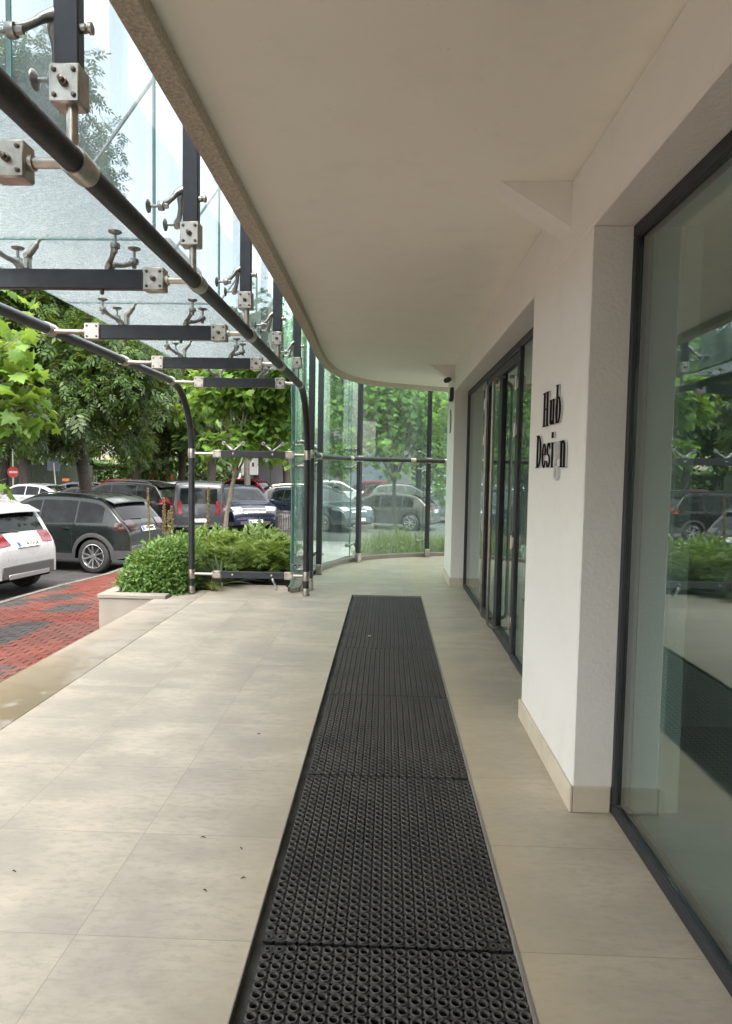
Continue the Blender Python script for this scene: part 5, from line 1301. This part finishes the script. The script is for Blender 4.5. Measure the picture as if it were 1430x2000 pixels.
ns = pole((-18.7, 33), 3.6, .045, 'no entry sign on a grey post at the left edge, above the white saloon', 'steel', cat='sign', name='no_entry_sign')
b = MB(); b.lathe([(0, -.012), (.27, -.012), (.27, 0), (0, 0)], (.04, -.06, 1.95), (.75, -.66, 0), 28); b.build('sign_disc', 'redpaint', ns, (0, 0, 0), 40)
b = MB(); nn = Vector((.75, -.66, 0)).normalized(); rt = Vector((nn.y, -nn.x, 0)) * -1; b.obox(Vector((.04, -.06, 1.95)) + nn * .003, rt, (0, 0, 1), nn, .19, .05, .002); b.build('white_bar', 'white', ns)
b = MB(); b.obox((0, -.05, 1.0), nn, rt, (0, 0, 1), .01, .14, .1); b.build('small_plate', 'acrylic', ns)
ns = pole((-16.45, 33), 2.9, .035, 'leaning road sign seen from its grey back, above the white saloon', 'steel', (-.22, 0), 'sign', 'road_sign')
b = MB(); b.obox((-.21, .05, 2.4), (1, 0, -.03), (0, 1, 0), (.03, 0, 1), .32, .012, .36, 0, .01); b.build('sign_back', 'bluewall', ns)
fe = empty('metal_fence', (-26, 43, ZR), 'long dark green sheet fence under the trees at the left', 'fence')
b = MB()
for k in range(42): b.bx(-12 + k * .45, -12 + k * .45 + .435, -.01 + (k % 2) * .012, .02 + (k % 2) * .012, .1, 2.35)
b.build('fence_sheet', 'dkgreen', fe)
b = MB()
for k in range(8): b.bx(-12 + k * 2.6, -11.92 + k * 2.6, .045, .12, 0, 2.45)
b.build('fence_post', 'concrete', fe)
ge = empty('ornamental_gate', (-21.0, 46, ZR), 'pale openwork gate between the dark fence and the bright bush', 'gate')
b = MB()
for k in range(9): b.bx(-.8 + k * .2, -.76 + k * .2, -.02, .02, .1, 2.1)
for z_ in (.2, .8, 1.4, 2.0): b.bx(-.82, .84, -.022, .022, z_, z_ + .07)
for k in range(8):
    for z_ in (1.1, 1.72): b.tube([(-.68 + k * .2 + .07 * math.cos(a), 0, z_ + .1 * math.sin(a)) for a in np.linspace(0, 2 * PI, 11)], .016, 5)
b.build('gate_bars', 'coping', ge)
ki = empty('kiosk', (-17.6, 51, ZR), 'small red kiosk with an orange roof right of the hedge', 'kiosk')
b = MB(); b.bx(-.85, .85, 0, 1.4, 0, 1.75, 0, .03); b.build('kiosk_wall', 'redpaint', ki)
b = MB(); b.bx(-.8, .8, -.08, 1.48, 1.752, 2.1, 0, .05); b.build('kiosk_roof', 'orange', ki)
b = MB(); b.bx(-.6, .6, -.03, -.002, .9, 1.5); b.bx(-.83, -.78, -.05, 0.0, 0, 1.8); b.build('kiosk_panel', 'wine_panel' if 'wine_panel' in M else 'red_lens', ki)
# grey panelled building
gb = empty('panelled_building', (-4, 57, ZR), 'low grey panelled building behind the back row of cars', 'building')
b = MB(); b.bx(-8.5, 6, 0, 10, 0, 7.5); b.bx(-8.5, 6.1, -.1, 10.1, 7.5, 7.8); b.build('wall', 'greywall', gb)
b = MB()
for k in range(12): b.bx(-8.4 + k * 1.2, -8.36 + k * 1.2, -.012, 0, .1, 7.4)
b.build('panel_joint', 'seam', gb)
b = MB(); b.bx(1.0, 4.2, -.03, -.004, 0, 4.2); b.build('gate_panel', 'bluewall', gb)
b = MB(); b.bx(-7.9, -6.9, -.03, -.004, 3.0, 5.0); b.build('window', 'car_glass', gb)
b = MB(); b.bx(-1.45, -1.05, -.03, -.005, 2.2, 2.85); b.build('notice', 'yellow', gb)
# apartment block
ab = empty('apartment_block', (-33, 82, ZR), 'beige apartment block with grid windows seen in the gap between the trees', 'building')
b = MB(); b.bx(-3.2, 6.2, 0, 14, 0, 30); b.build('wall', 'beigewall', ab)
for fl_ in range(7):
    for k in range(3):
        x = -2.6 + k * 3.1; z_ = 1.6 + fl_ * 3.3
        b = MB(); b.bx(x, x + 1.7, -.06, .0, z_, z_ + 1.6); b.build('window', 'car_glass', ab)
        f_ = ab.children[-1] if False else None
        b = MB()
        for q in range(4): b.bx(x + q * .55, x + q * .55 + .07, -.10, -.062, z_, z_ + 1.6)
        b.bx(x - .05, x + 1.8, -.16, -.06, z_ - .1, z_); b.bx(x, x + 1.72, -.10, -.062, z_ + .75, z_ + .82); b.bx(x, x + 1.72, -.10, -.062, z_ + 1.5, z_ + 1.6); b.build('window_frame', 'concrete', ab)
        if (k + fl_) % 2 == 0:
            b = MB(); b.bx(x + 2.05, x + 2.9, -.36, -.001, z_ + .2, z_ + .85, 0, .03); b.build('air_conditioner', 'coping', ab)
    b = MB(); b.bx(-3.25, 6.25, -.08, .0, 3.3 * fl_ + .7, 3.3 * fl_ + .85); b.build('storey_band', 'concrete', ab)
# unseen house and trees, added left and behind to darken the car reflections
ob2 = empty('added_street_house', (-44, -2, ZR), 'long beige house added unseen across the road, mirrored in the parked cars', 'building')
b = MB(); b.bx(-8, 0, -42, 22, 0, 11); b.build('wall', 'beigewall', ob2)
for fl_ in range(3):
    for k in range(15):
        b = MB(); y0 = -40 + k * 4.1; b.bx(.0, .06, y0, y0 + 1.6, 1.2 + fl_ * 3.2, 2.9 + fl_ * 3.2); b.build('window', 'car_glass', ob2)
for (x, y, h_, r_) in ((-27, -8, 9, 4.2), (-22, -19, 9, 4.2), (-10, -24, 9, 4.0)):
    cc, rr_ = clumps(int(30 + r_ * 5), (x, y, h_ * .5 + .7), (r_, r_, h_ * .5 - .6), r_ * .32, .5, lambda p: p[2] > 1.2)
    tree('added_street_tree', (x, y, ZR), {-8: 'unseen added tree across the road, behind the camera on the left', -19: 'farthest unseen added tree behind the camera across the road', -24: 'unseen added tree straight behind the porch on the near side'}[y], 'unseen trees added beside the road', h_ * .42, .22, cc, rr_, 60, oval_leaf, .45, 'leaf_mid', 'bark_dark', .35, (.2, .1), 10, .85)
# small litter on the porch floor
b = MB()
for x, y in ((-.72, 2.62), (-.55, 2.55), (-.62, 2.28), (-.50, 2.36), (-.7, 3.7), (-1.35, 2.35), (-.15, 3.5)):
    a = random.uniform(0, PI); l_ = random.uniform(.006, .014); z_ = .0025 if x < -.42 else .0
    if x > -.42: z_ = -.002
    b.tube([(x - l_ * math.cos(a), y - l_ * math.sin(a), z_), (x, y, z_ + .004), (x + l_ * math.cos(a), y + l_ * math.sin(a), z_)], [.0012, .0024, .0008], 5)
lt = b.build('leaf_litter', 'bark_dark'); tag(lt, 'tiny dry twigs scattered on the porch tiles', 'litter', None, 'stuff')
b = MB(); b.bx(-.013, .013, -.012, .012, 0, .003); o = b.build('paper_scrap', 'white'); o.location = (-.135, 6.05, -.002); tag(o, 'pale scrap lying on the fifth rubber mat', 'litter')
